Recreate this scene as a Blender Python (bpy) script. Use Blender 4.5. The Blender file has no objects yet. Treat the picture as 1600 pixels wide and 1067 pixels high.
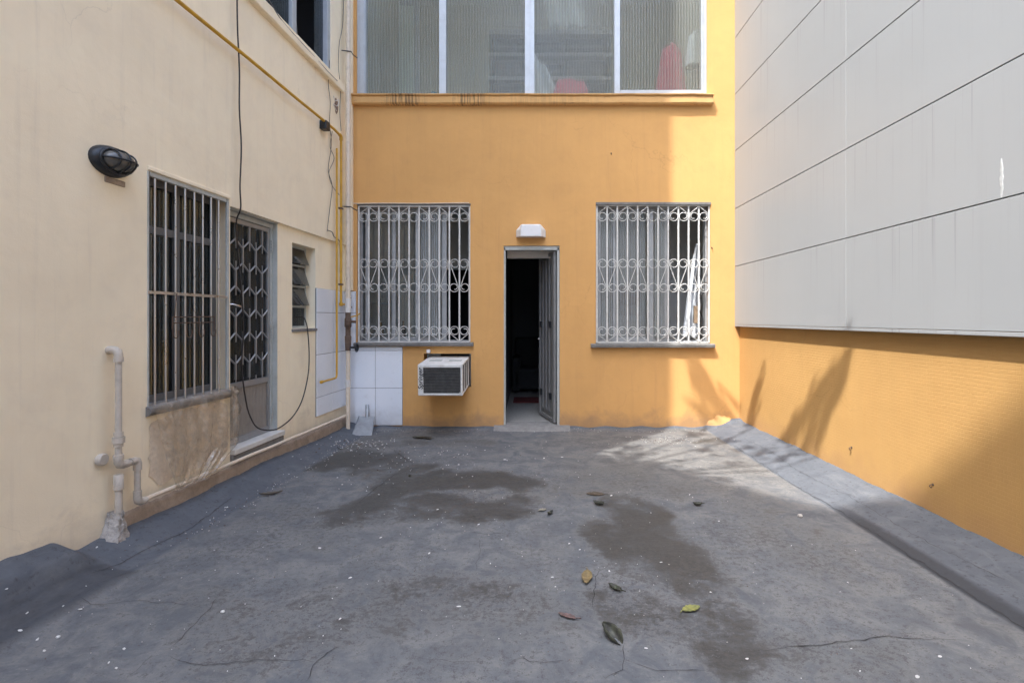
import bpy, bmesh, math, random
from mathutils import Vector, Matrix, noise
random.seed(11)
SC = bpy.context.scene
COL = SC.collection
R = math.radians

# ------------------------------------------------------------------ scale
# camera at the origin of the plan, 1.29 m above the terrace, looking along +Y
H = 1.29; F = 800.0; PX = 828.0; PY = 498.0
D = 6.0                                   # distance to the orange wall
def BX(px, Y=D): return (px - PX) / F * Y
def BZ(py, Y=D): return H - (py - PY) / F * Y
def fl(px, py):                            # a spot on the terrace floor
    Y = H * F / (py - PY); return ((px - PX) / F * Y, Y)
K = 0.06625                                # the cream wall is turned a little
def wl(Y): return -2.5175 + K * Y
NN = math.hypot(1, K)
def L(Y, Z, o=0.0):                        # point on the cream wall, o metres out of it
    return Vector((wl(Y) + o / NN, Y - o * K / NN, Z))
def LY(px, o=0.0): return (2.5175 - o) / (K + (PX - px) / F)
def LP(px, py, o=0.0):
    Y = LY(px, o); return Vector(((px - PX) / F * Y, Y, BZ(py, Y)))

# ------------------------------------------------------------------ mesh builder
class MB:
    def __init__(s): s.v = []; s.f = []; s.mi = []; s.sm = []
    def add(s, vs, fs, mi=0, smooth=False):
        n = len(s.v); s.v += [tuple(p) for p in vs]
        for f in fs:
            s.f.append([n + i for i in f]); s.mi.append(mi); s.sm.append(smooth)
    def hexa(s, p, mi=0):                  # p: 4 bottom + 4 top, counter-clockwise
        s.add(p, [(3,2,1,0),(4,5,6,7),(0,1,5,4),(1,2,6,5),(2,3,7,6),(3,0,4,7)], mi)
    def box(s, x0, x1, y0, y1, z0, z1, mi=0):
        s.hexa([(x0,y0,z0),(x1,y0,z0),(x1,y1,z0),(x0,y1,z0),(x0,y0,z1),(x1,y0,z1),(x1,y1,z1),(x0,y1,z1)], mi)
    def lbox(s, Y0, Y1, Z0, Z1, o0, o1, mi=0):   # box in the frame of the cream wall
        s.hexa([L(Y0,Z0,o0),L(Y0,Z0,o1),L(Y1,Z0,o1),L(Y1,Z0,o0),L(Y0,Z1,o0),L(Y0,Z1,o1),L(Y1,Z1,o1),L(Y1,Z1,o0)], mi)
    def tube(s, pts, r, n=8, mi=0, caps=True, r2=None, closed=False):
        pts = [Vector(p) for p in pts]; m = len(pts)
        if m < 2: return
        T = []
        for i in range(m):
            a = pts[i-1] if (i > 0 or closed) else pts[i]
            b = pts[(i+1) % m] if (i < m-1 or closed) else pts[i]
            t = (b - a); T.append(t.normalized() if t.length > 1e-9 else Vector((0,0,1)))
        ref = Vector((0,0,1)) if abs(T[0].z) < .9 else Vector((1,0,0))
        nrm = T[0].cross(ref).normalized()
        vs = []
        for i in range(m):
            nrm = (nrm - T[i] * nrm.dot(T[i])).normalized()
            bn = T[i].cross(nrm)
            rr = r[i] if isinstance(r, (list, tuple)) else (r if r2 is None else r + (r2 - r) * i / (m-1))
            for k in range(n):
                a = 2 * math.pi * (k + .5) / n
                vs.append(pts[i] + (nrm * math.cos(a) + bn * math.sin(a)) * rr)
        fs = []
        for i in range(m if closed else m-1):
            j = (i + 1) % m
            for k in range(n):
                fs.append((i*n+k, j*n+k, j*n+(k+1) % n, i*n+(k+1) % n))
        s.add(vs, fs, mi, True)
        if caps and not closed:
            s.add(vs[:n], [tuple(range(n))], mi); s.add(vs[-n:], [tuple(reversed(range(n)))], mi)
    def grid(s, P, nu, nv, mi=0, smooth=True):   # P(i,j) -> point
        vs = [P(i, j) for j in range(nv+1) for i in range(nu+1)]
        fs = [(j*(nu+1)+i, j*(nu+1)+i+1, (j+1)*(nu+1)+i+1, (j+1)*(nu+1)+i) for j in range(nv) for i in range(nu)]
        s.add(vs, fs, mi, smooth)
    def wall(s, P, u0, u1, v0, v1, t, holes, mi=0, step=None):   # P(u,v,w); w = 0 front .. t back; rectangular openings
        us = sorted(set([u0,u1] + [h[0] for h in holes] + [h[1] for h in holes])); us = [u for u in us if u0 <= u <= u1]
        vs = sorted(set([v0,v1] + [h[2] for h in holes] + [h[3] for h in holes])); vs = [v for v in vs if v0 <= v <= v1]
        def solid(i, j):
            if i < 0 or j < 0 or i >= len(us)-1 or j >= len(vs)-1: return False
            a = (us[i]+us[i+1])/2; b = (vs[j]+vs[j+1])/2
            return not any(h[0] < a < h[1] and h[2] < b < h[3] for h in holes)
        idx = {}; V = []; Fc = []
        def g(i, j, w):
            k = (i, j, w)
            if k not in idx: idx[k] = len(V); V.append(P(us[i], vs[j], t if w else 0))
            return idx[k]
        for i in range(len(us)-1):
            for j in range(len(vs)-1):
                if not solid(i, j): continue
                Fc.append((g(i,j,0), g(i+1,j,0), g(i+1,j+1,0), g(i,j+1,0)))
                Fc.append((g(i,j+1,1), g(i+1,j+1,1), g(i+1,j,1), g(i,j,1)))
                if not solid(i-1, j): Fc.append((g(i,j,1), g(i,j,0), g(i,j+1,0), g(i,j+1,1)))
                if not solid(i+1, j): Fc.append((g(i+1,j,0), g(i+1,j,1), g(i+1,j+1,1), g(i+1,j+1,0)))
                if not solid(i, j-1): Fc.append((g(i,j,1), g(i+1,j,1), g(i+1,j,0), g(i,j,0)))
                if not solid(i, j+1): Fc.append((g(i,j+1,0), g(i+1,j+1,0), g(i+1,j+1,1), g(i,j+1,1)))
        s.add(V, Fc, mi)

def link(name, data, parent=None):
    o = bpy.data.objects.new(name, data); COL.objects.link(o)
    if parent is not None: o.parent = parent
    return o
def obj(name, mb, mat, parent=None, base=None, bevel=0, seg=2, label=None, local=False, fix=True):
    """one mesh object; vertices are given in plan coordinates and stored relative to the thing's base"""
    off = Vector((0,0,0))
    if not local:
        if base is not None: off = Vector(base)
        elif parent is not None:
            p = parent
            while p is not None: off += p.location; p = p.parent
    me = bpy.data.meshes.new(name)
    me.from_pydata([tuple(Vector(v) - off) for v in mb.v], [], mb.f)
    me.polygons.foreach_set('material_index', mb.mi); me.polygons.foreach_set('use_smooth', mb.sm)
    for m in (mat if isinstance(mat, (list, tuple)) else [mat]): me.materials.append(m)
    if fix:
        bm = bmesh.new(); bm.from_mesh(me); bmesh.ops.recalc_face_normals(bm, faces=bm.faces); bm.to_mesh(me); bm.free()
    me.update()
    o = link(name, me, parent)
    if base is not None and parent is None: o.location = base
    if bevel:
        b = o.modifiers.new('bevel', 'BEVEL'); b.width = bevel; b.segments = seg; b.limit_method = 'ANGLE'; b.angle_limit = R(40)
    if label: o['label'] = label
    return o
def tag(o, label=None, cat=None, group=None, kind=None):
    if label: o['label'] = label
    if cat: o['category'] = cat
    if group: o['group'] = group
    if kind: o['kind'] = kind
    return o
def thing(name, label, cat, loc, group=None):
    o = bpy.data.objects.new(name, None); COL.objects.link(o); o.location = loc; o.empty_display_size = .1
    return tag(o, label, cat, group)

# ------------------------------------------------------------------ materials
class NT:
    def __init__(s, m): s.t = m.node_tree; s.n = s.t.nodes; s.l = s.t.links
    def new(s, typ, **kw):
        n = s.n.new(typ)
        for k, v in kw.items():
            if k in ('inp',):
                for a, b in v.items(): n.inputs[a].default_value = b
            else: setattr(n, k, v)
        return n
    def link(s, a, b): s.l.new(a, b)
    def coord(s, scale=(1,1,1)):
        tc = s.new('ShaderNodeTexCoord'); mp = s.new('ShaderNodeMapping'); mp.inputs['Scale'].default_value = scale
        s.link(tc.outputs['Object'], mp.inputs[0]); return mp.outputs[0]
    def noise(s, vec, scale, detail=6, rough=.6, dist=0):
        n = s.new('ShaderNodeTexNoise'); n.inputs['Scale'].default_value = scale; n.inputs['Detail'].default_value = detail
        n.inputs['Roughness'].default_value = rough; n.inputs['Distortion'].default_value = dist
        s.link(vec, n.inputs['Vector']); return n.outputs['Fac']
    def ramp(s, v, a, b, lo=0.0, hi=1.0):
        n = s.new('ShaderNodeMapRange'); n.clamp = True
        s.link(v, n.inputs['Value'])
        for k, x in (('From Min',a),('From Max',b),('To Min',lo),('To Max',hi)): n.inputs[k].default_value = x
        return n.outputs[0]
    def math(s, op, a, b=None):
        n = s.new('ShaderNodeMath'); n.operation = op
        for i, x in enumerate((a, b)):
            if x is None: continue
            if isinstance(x, (int, float)): n.inputs[i].default_value = x
            else: s.link(x, n.inputs[i])
        return n.outputs[0]
    def mix(s, fac, a, b, mode='MIX'):
        n = s.new('ShaderNodeMix'); n.data_type = 'RGBA'; n.blend_type = mode
        for sock, x in ((n.inputs[0], fac), (n.inputs[6], a), (n.inputs[7], b)):
            if isinstance(x, (int, float)): sock.default_value = x
            elif isinstance(x, tuple): sock.default_value = x if len(x) == 4 else (*x, 1)
            else: s.link(x, sock)
        return n.outputs[2]
    def bump(s, h, strength=.3, dist=.01, prev=None):
        n = s.new('ShaderNodeBump'); n.inputs['Strength'].default_value = strength; n.inputs['Distance'].default_value = dist
        s.link(h, n.inputs['Height'])
        if prev is not None: s.link(prev, n.inputs['Normal'])
        return n.outputs[0]
    def sep(s, vec):
        n = s.new('ShaderNodeSeparateXYZ'); s.link(vec, n.inputs[0]); return n.outputs
    def attr(s, name):
        n = s.new('ShaderNodeAttribute'); n.attribute_name = name; return n.outputs['Fac']
def newmat(name):
    m = bpy.data.materials.new(name); m.use_nodes = True
    t = NT(m); b = m.node_tree.nodes['Principled BSDF']
    return m, t, b
def simple(name, col, rough=.6, metal=0, var=.12, scale=9, bump=.15, bscale=90, bdist=.004, dirt=None, dirt_amt=.5, spec=.5, stretch=(1,1,1)):
    m, t, b = newmat(name)
    v = t.coord(stretch)
    n1 = t.noise(v, scale, 5); n2 = t.noise(v, scale*6, 4)
    f = t.math('ADD', t.math('MULTIPLY', n1, .65), t.math('MULTIPLY', n2, .35))
    lo = tuple(c*(1-var) for c in col); hi = tuple(min(1, c*(1+var)) for c in col)
    c = t.mix(t.ramp(f, .3, .7), lo, hi)
    if dirt:
        dn = t.noise(v, scale*.7, 8, .7, .6)
        c = t.mix(t.ramp(dn, .52, .72, 0, dirt_amt), c, dirt)
    t.link(c, b.inputs['Base Color'])
    t.link(t.ramp(n2, .3, .7, max(.02, rough-.1), min(1, rough+.1)), b.inputs['Roughness'])
    b.inputs['Metallic'].default_value = metal; b.inputs['Specular IOR Level'].default_value = spec
    if bump:
        t.link(t.bump(t.noise(v, bscale, 4), bump, bdist), b.inputs['Normal'])
    return m

ORANGE = (.625, .345, .125)
def wall_paint(name, col, dirtcol, warm, base_h=.22, fine=130, und=.25, peel=None, trowel=.12, mosaic=False):
    m, t, b = newmat(name)
    v = t.coord(); xyz = t.sep(v)
    big = t.noise(v, .9, 5, .6, .4); mid = t.noise(v, 4.5, 7, .65, .3); fin = t.noise(v, 40, 4)
    c = t.mix(t.ramp(big, .3, .7), tuple(x*.93 for x in col), tuple(min(1, x*1.05) for x in col))
    c = t.mix(t.ramp(mid, .5, .78, 0, .22), c, dirtcol)
    # vertical rain streaks
    sv = t.coord((7, 7, .35)); st = t.noise(sv, 2.2, 6, .7)
    c = t.mix(t.ramp(st, .54, .76, 0, .32), c, dirtcol)
    c = t.mix(t.ramp(t.noise(t.coord((1,1,1.6)), 2.1, 4, .5, 1.5), .42, .60, 0, .16), c, tuple(min(1, x*1.12) for x in col))
    # splash dirt along the foot
    z = t.math('ADD', xyz[2], t.math('MULTIPLY', t.math('SUBTRACT', mid, .5), -.5))
    c = t.mix(t.ramp(z, .03, base_h, .75, 0), c, warm)
    # scuffs
    vo = t.noise(v, 14, 9, .8, 1.2)
    c = t.mix(t.ramp(vo, .69, .74, 0, .35), c, tuple(x*.55 for x in dirtcol))
    dv = t.new('ShaderNodeVectorMath'); dv.operation = 'ADD'; t.link(v, dv.inputs[0])
    dn = t.new('ShaderNodeTexNoise'); dn.inputs['Scale'].default_value = 3; dn.inputs['Detail'].default_value = 6; t.link(v, dn.inputs['Vector'])
    ds = t.new('ShaderNodeVectorMath'); ds.operation = 'SCALE'; ds.inputs['Scale'].default_value = .5; t.link(dn.outputs['Color'], ds.inputs[0]); t.link(ds.outputs[0], dv.inputs[1])
    vor = t.new('ShaderNodeTexVoronoi'); vor.feature = 'DISTANCE_TO_EDGE'; vor.inputs['Scale'].default_value = 1.15; t.link(dv.outputs[0], vor.inputs['Vector'])
    hair = t.math('MULTIPLY', t.ramp(vor.outputs['Distance'], .0015, .006, 1, 0), t.ramp(t.noise(v, .8, 3), .50, .60))
    c = t.mix(t.math('MULTIPLY', hair, .16), c, tuple(x*.5 for x in dirtcol))
    pn = t.noise(v, 1.7, 2, .4, 2.0); c = t.mix(t.ramp(pn, .60, .62, 0, .10), c, tuple(min(1, x*1.15) for x in col))
    roll = t.noise(t.coord((9, 9, .8)), 1.6, 3, .5); c = t.mix(t.ramp(roll, .4, .6, 0, .10), c, tuple(x*.86 for x in col))
    t.link(c, b.inputs['Base Color']); b.inputs['Roughness'].default_value = .82
    b.inputs['Specular IOR Level'].default_value = .3
    nb = t.bump(big, und, .04); nb = t.bump(mid, trowel, .02, nb); nb = t.bump(t.noise(v, fine, 3), .18, .003, nb)
    if mosaic:
        mv = t.new('ShaderNodeCombineXYZ'); t.link(xyz[1], mv.inputs[0]); t.link(xyz[2], mv.inputs[1])
        wob = t.new('ShaderNodeVectorMath'); wob.operation = 'ADD'; t.link(mv.outputs[0], wob.inputs[0])
        w2 = t.new('ShaderNodeTexNoise'); w2.inputs['Scale'].default_value = 5; t.link(v, w2.inputs['Vector'])
        w3 = t.new('ShaderNodeVectorMath'); w3.operation = 'SCALE'; w3.inputs['Scale'].default_value = .012
        t.link(w2.outputs['Color'], w3.inputs[0]); t.link(w3.outputs[0], wob.inputs[1])
        br = t.new('ShaderNodeTexBrick'); t.link(wob.outputs[0], br.inputs['Vector'])
        for k, x in (('Scale',1),('Mortar Size',.0022),('Mortar Smooth',.6),('Brick Width',.045),('Row Height',.0225)): br.inputs[k].default_value = x
        br.inputs['Color1'].default_value = (1,1,1,1); br.inputs['Color2'].default_value = (.8,.8,.8,1); br.inputs['Mortar'].default_value = (0,0,0,1)
        bw = t.new('ShaderNodeRGBToBW'); t.link(br.outputs['Color'], bw.inputs[0])
        nb = t.bump(bw.outputs[0], .42, .005, nb)
    t.link(nb, b.inputs['Normal'])
    return m

M = {}
M['orange'] = wall_paint('orange_paint', ORANGE, (.46,.25,.11), (.33,.20,.11))
M['orange_mosaic'] = wall_paint('orange_paint_over_mosaic', (.50,.295,.108), (.50,.27,.09), (.42,.24,.11), base_h=.28, mosaic=True)
M['cream'] = wall_paint('cream_paint', (.92,.815,.615), (.60,.53,.44), (.46,.40,.33), base_h=.3, und=.3)
M['cream_low'] = wall_paint('cream_paint_door_side', (.93,.825,.62), (.58,.47,.36), (.42,.33,.25), base_h=.4, und=.3)
M['rough_base'] = simple('bare_cement_render', (.34,.27,.21), .9, var=.3, scale=12, bump=.5, bscale=45, bdist=.012, dirt=(.16,.14,.12))
M['cement'] = simple('grey_cement', (.20,.195,.19), .9, var=.25, scale=14, bump=.5, bscale=70, bdist=.006, dirt=(.09,.09,.09))
M['sill'] = simple('weathered_stone_sill', (.17,.165,.155), .85, var=.25, scale=18, bump=.3, dirt=(.07,.07,.065))
M['marble'] = simple('worn_white_marble', (.62,.61,.58), .5, var=.1, scale=10, bump=.1, dirt=(.35,.33,.3))
M['white_metal'] = simple('off_white_enamel', (.62,.61,.58), .42, var=.1, scale=30, bump=.08, dirt=(.33,.29,.25), dirt_amt=.5)
M['alu'] = simple('dull_aluminium', (.40,.42,.44), .40, .75, var=.1, scale=12, bump=.06, dirt=(.35,.35,.34), dirt_amt=.4)
M['alu_grey'] = simple('grey_window_frame', (.36,.37,.375), .5, .2, var=.14, scale=9, bump=.06, dirt=(.2,.19,.18), dirt_amt=.5)
M['alu_white'] = simple('pale_anodised_frame', (.47,.50,.53), .4, .25, var=.1, scale=9, bump=.05, dirt=(.36,.36,.36), dirt_amt=.5)
M['steel_bar'] = simple('polished_bar', (.56,.57,.58), .34, .9, var=.05, scale=2.5, bump=0)
M['door_panel'] = simple('dusty_aluminium_sheet', (.40,.38,.35), .5, .45, var=.12, scale=9, bump=.06, dirt=(.25,.22,.19))
M['frame_grey'] = simple('grey_green_paint', (.42,.44,.42), .55, var=.14, scale=8, bump=.15, dirt=(.27,.25,.22))
M['iron_door'] = simple('grey_enamel_door', (.23,.23,.23), .42, .25, var=.12, scale=8, bump=.08, dirt=(.16,.15,.14))
M['pvc'] = simple('painted_pvc', (.50,.45,.385), .55, var=.14, scale=15, bump=.12, dirt=(.26,.23,.20), dirt_amt=.65)
M['pvc_cream'] = simple('cream_painted_pvc', (.68,.58,.46), .55, var=.1, scale=15, bump=.08, dirt=(.38,.32,.26), dirt_amt=.5)
M['pvc_white'] = simple('white_pvc', (.68,.65,.61), .45, var=.08, scale=15, bump=.05, dirt=(.4,.36,.32), dirt_amt=.4)
M['yellow'] = simple('yellow_gas_paint', (.55,.31,.025), .42, var=.15, scale=12, bump=.1, dirt=(.28,.16,.03), dirt_amt=.6)
M['rubber'] = simple('black_rubber', (.022,.02,.02), .55, var=.2, scale=30, bump=.1)
M['wire'] = simple('grey_wire_sheath', (.10,.09,.085), .6, var=.2, scale=30, bump=0)
M['rust'] = simple('rusty_iron', (.13,.085,.06), .8, .3, var=.35, scale=40, bump=.5, bscale=120, dirt=(.05,.04,.04))
M['black_iron'] = simple('black_painted_iron', (.02,.024,.03), .38, .2, var=.3, scale=25, bump=.3, bscale=60)
M['chrome'] = simple('chromed_brass', (.7,.7,.7), .2, 1, var=.05, scale=20, bump=0)
M['white_plastic'] = simple('white_plastic', (.74,.74,.74), .4, var=.05, scale=10, bump=.03, dirt=(.55,.54,.52), dirt_amt=.3)
M['ac_white'] = simple('weathered_white_casing', (.66,.66,.64), .5, var=.08, scale=14, bump=.1, dirt=(.34,.30,.26), dirt_amt=.6)
M['ac_fin'] = simple('dusty_condenser_fins', (.10,.10,.10), .6, .3, var=.5, scale=22, bump=.3, bscale=110, dirt=(.17,.165,.155), dirt_amt=.6)
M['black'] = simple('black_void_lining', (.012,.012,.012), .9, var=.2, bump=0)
M['ink'] = simple('black_ink', (.015,.015,.015), .6, var=.05, bump=0)
M['galv'] = simple('galvanised_sheet', (.34,.36,.38), .45, .55, var=.18, scale=16, bump=.1, dirt=(.25,.24,.23))
M['chip'] = simple('flaked_white_paint', (.58,.58,.57), .85, var=.25, bump=0)
M['room_wall'] = simple('room_wall_paint', (.60,.595,.57), .85, var=.05, scale=2, bump=.05)
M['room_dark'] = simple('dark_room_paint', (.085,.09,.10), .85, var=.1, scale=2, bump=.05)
M['room_upper'] = simple('veranda_wall_paint', (.50,.47,.37), .85, var=.06, scale=2, bump=.05)
M['room_floor'] = simple('pale_floor_tile', (.32,.315,.30), .35, var=.06, scale=4, bump=.02)
M['ceil'] = simple('ceiling_white', (.66,.66,.64), .9, var=.03, bump=0)

def tile_mat():
    m, t, b = newmat('white_glazed_tile')
    v = t.coord(); n = t.noise(v, 3, 5); d = t.noise(v, 9, 8, .7, .5)
    c = t.mix(t.ramp(n, .3, .7), (.74,.78,.84), (.80,.83,.88))
    c = t.mix(t.ramp(d, .58, .75, 0, .3), c, (.5,.48,.45))
    xyz = t.sep(v)
    c = t.mix(t.ramp(t.math('ADD', xyz[2], t.math('MULTIPLY', d, -.3)), -.12, .12, .5, 0), c, (.34,.32,.30))
    t.link(c, b.inputs['Base Color']); b.inputs['Roughness'].default_value = .18
    t.link(t.bump(n, .06, .02), b.inputs['Normal']); return m
M['tile'] = tile_mat()
M['grout'] = simple('dark_grout', (.20,.20,.21), .9, var=.2, bump=.1)

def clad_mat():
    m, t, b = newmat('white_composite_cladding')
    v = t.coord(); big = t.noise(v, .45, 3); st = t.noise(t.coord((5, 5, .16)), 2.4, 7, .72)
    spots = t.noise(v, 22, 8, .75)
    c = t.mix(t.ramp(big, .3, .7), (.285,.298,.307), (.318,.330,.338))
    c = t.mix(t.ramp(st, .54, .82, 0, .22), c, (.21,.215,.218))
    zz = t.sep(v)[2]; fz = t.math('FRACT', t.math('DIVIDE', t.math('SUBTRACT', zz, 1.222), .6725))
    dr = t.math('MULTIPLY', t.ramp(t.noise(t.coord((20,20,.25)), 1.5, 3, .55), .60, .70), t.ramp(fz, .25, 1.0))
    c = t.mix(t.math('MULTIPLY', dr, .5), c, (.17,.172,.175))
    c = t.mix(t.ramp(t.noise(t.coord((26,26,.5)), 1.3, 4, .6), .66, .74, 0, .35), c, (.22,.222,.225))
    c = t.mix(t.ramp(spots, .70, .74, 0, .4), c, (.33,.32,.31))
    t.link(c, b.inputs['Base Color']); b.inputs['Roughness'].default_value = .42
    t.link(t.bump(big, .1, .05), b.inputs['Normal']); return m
M['clad'] = clad_mat()

def glass(name, tint=(.86,.9,.9), dust=.05, rough=.03, dustcol=(.5,.5,.48)):
    m, t, b = newmat(name); t.n.remove(b); out = t.n['Material Output']
    v = t.coord()
    tr = t.new('ShaderNodeBsdfTransparent'); tr.inputs[0].default_value = (*tint, 1)
    gl = t.new('ShaderNodeBsdfGlossy'); gl.inputs['Roughness'].default_value = rough
    fr = t.new('ShaderNodeFresnel'); fr.inputs['IOR'].default_value = 1.5
    t.link(t.bump(t.noise(v, 2.5, 2), .06, .02), gl.inputs['Normal'])
    mx = t.new('ShaderNodeMixShader'); t.link(t.math('MULTIPLY', fr.outputs[0], 1.7), mx.inputs[0]); t.link(tr.outputs[0], mx.inputs[1]); t.link(gl.outputs[0], mx.inputs[2])
    df = t.new('ShaderNodeBsdfDiffuse'); df.inputs[0].default_value = (*dustcol, 1)
    m2 = t.new('ShaderNodeMixShader'); t.link(t.ramp(t.noise(v, 6, 7, .7, .5), .35, .75, dust*.4, dust*2), m2.inputs[0])
    t.link(mx.outputs[0], m2.inputs[1]); t.link(df.outputs[0], m2.inputs[2]); t.link(m2.outputs[0], out.inputs[0]); return m
M['glass'] = glass('window_glass', dust=.06)
M['glass_dark'] = glass('grimy_dark_glass', (.45,.48,.5), dust=.05)
def ribbed(name, axis=0, period=.034, tint=(.86,.89,.85), milk=.15, milkcol=(.50,.49,.42), rough=.13, gloss=.75):
    m, t, b = newmat(name); t.n.remove(b); out = t.n['Material Output']
    v = t.coord(); xyz = t.sep(v)
    s = t.math('SINE', t.math('MULTIPLY', xyz[axis], 2*math.pi/period))
    nb = t.bump(s, .35, .006); nr = t.bump(s, .22, .004)
    tr = t.new('ShaderNodeBsdfTransparent'); tr.inputs[0].default_value = (*tint, 1)
    rf = t.new('ShaderNodeBsdfRefraction'); rf.inputs['Color'].default_value = (*tint, 1); rf.inputs['Roughness'].default_value = rough; rf.inputs['IOR'].default_value = 1.12
    t.link(nb, rf.inputs['Normal'])
    a = t.new('ShaderNodeMixShader'); a.inputs[0].default_value = .75; t.link(tr.outputs[0], a.inputs[1]); t.link(rf.outputs[0], a.inputs[2])
    gl = t.new('ShaderNodeBsdfGlossy'); gl.inputs['Roughness'].default_value = .12; t.link(nr, gl.inputs['Normal'])
    fr = t.new('ShaderNodeFresnel'); fr.inputs['IOR'].default_value = 1.5
    mx = t.new('ShaderNodeMixShader'); t.link(t.math('MULTIPLY', fr.outputs[0], gloss), mx.inputs[0]); t.link(a.outputs[0], mx.inputs[1]); t.link(gl.outputs[0], mx.inputs[2])
    df = t.new('ShaderNodeBsdfDiffuse'); df.inputs[0].default_value = (*milkcol, 1); t.link(nb, df.inputs['Normal'])
    m2 = t.new('ShaderNodeMixShader'); t.link(t.ramp(s, -1, 1, milk*.45, milk*1.55), m2.inputs[0])
    t.link(mx.outputs[0], m2.inputs[1]); t.link(df.outputs[0], m2.inputs[2]); t.link(m2.outputs[0], out.inputs[0]); return m
M['ribbed'] = ribbed('ribbed_glass', tint=(.95,.97,.94))
M['ribbed_side'] = ribbed('ribbed_glass_side', axis=1, milk=.10, tint=(.36,.44,.50), milkcol=(.085,.10,.115), gloss=.9)
M['sash_dark'] = simple('grimy_sash_paint', (.13,.135,.14), .55, var=.25, scale=9, bump=.1)
M['ribbed_low'] = ribbed('ribbed_glass_low', period=.022, milk=.42, milkcol=(.44,.46,.47))

def plastic_mat():
    m, t, b = newmat('thin_dusty_plastic_film'); t.n.remove(b); out = t.n['Material Output']
    v = t.coord()
    tr = t.new('ShaderNodeBsdfTransparent'); tr.inputs[0].default_value = (.93,.90,.85,1)
    df = t.new('ShaderNodeBsdfDiffuse'); df.inputs[0].default_value = (.50,.43,.34,1)
    gl = t.new('ShaderNodeBsdfGlossy'); gl.inputs['Roughness'].default_value = .22; gl.inputs[0].default_value = (.9,.88,.85,1)
    n = t.noise(v, 5, 8, .7, .8); n2 = t.noise(t.coord((3,3,1)), 8, 6, .7, 1.0)
    nb = t.bump(n2, .6, .02)
    t.link(nb, gl.inputs['Normal']); t.link(nb, df.inputs['Normal'])
    a = t.new('ShaderNodeMixShader'); t.link(t.ramp(n, .42, .68, .06, .50), a.inputs[0]); t.link(tr.outputs[0], a.inputs[1]); t.link(df.outputs[0], a.inputs[2])
    c = t.new('ShaderNodeMixShader'); t.link(t.ramp(n2, .42, .70, .04, .42), c.inputs[0]); t.link(a.outputs[0], c.inputs[1]); t.link(gl.outputs[0], c.inputs[2])
    t.link(c.outputs[0], out.inputs[0]); return m
M['film'] = plastic_mat()
def leaf_mat(name, col, col2):
    m, t, b = newmat(name)
    v = t.coord(); n = t.noise(v, 40, 6, .7)
    c = t.mix(t.ramp(n, .38, .62), col, col2)
    t.link(c, b.inputs['Base Color']); b.inputs['Roughness'].default_value = .55
    t.link(t.bump(t.noise(v, 120, 3), .3, .002), b.inputs['Normal']); return m

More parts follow.
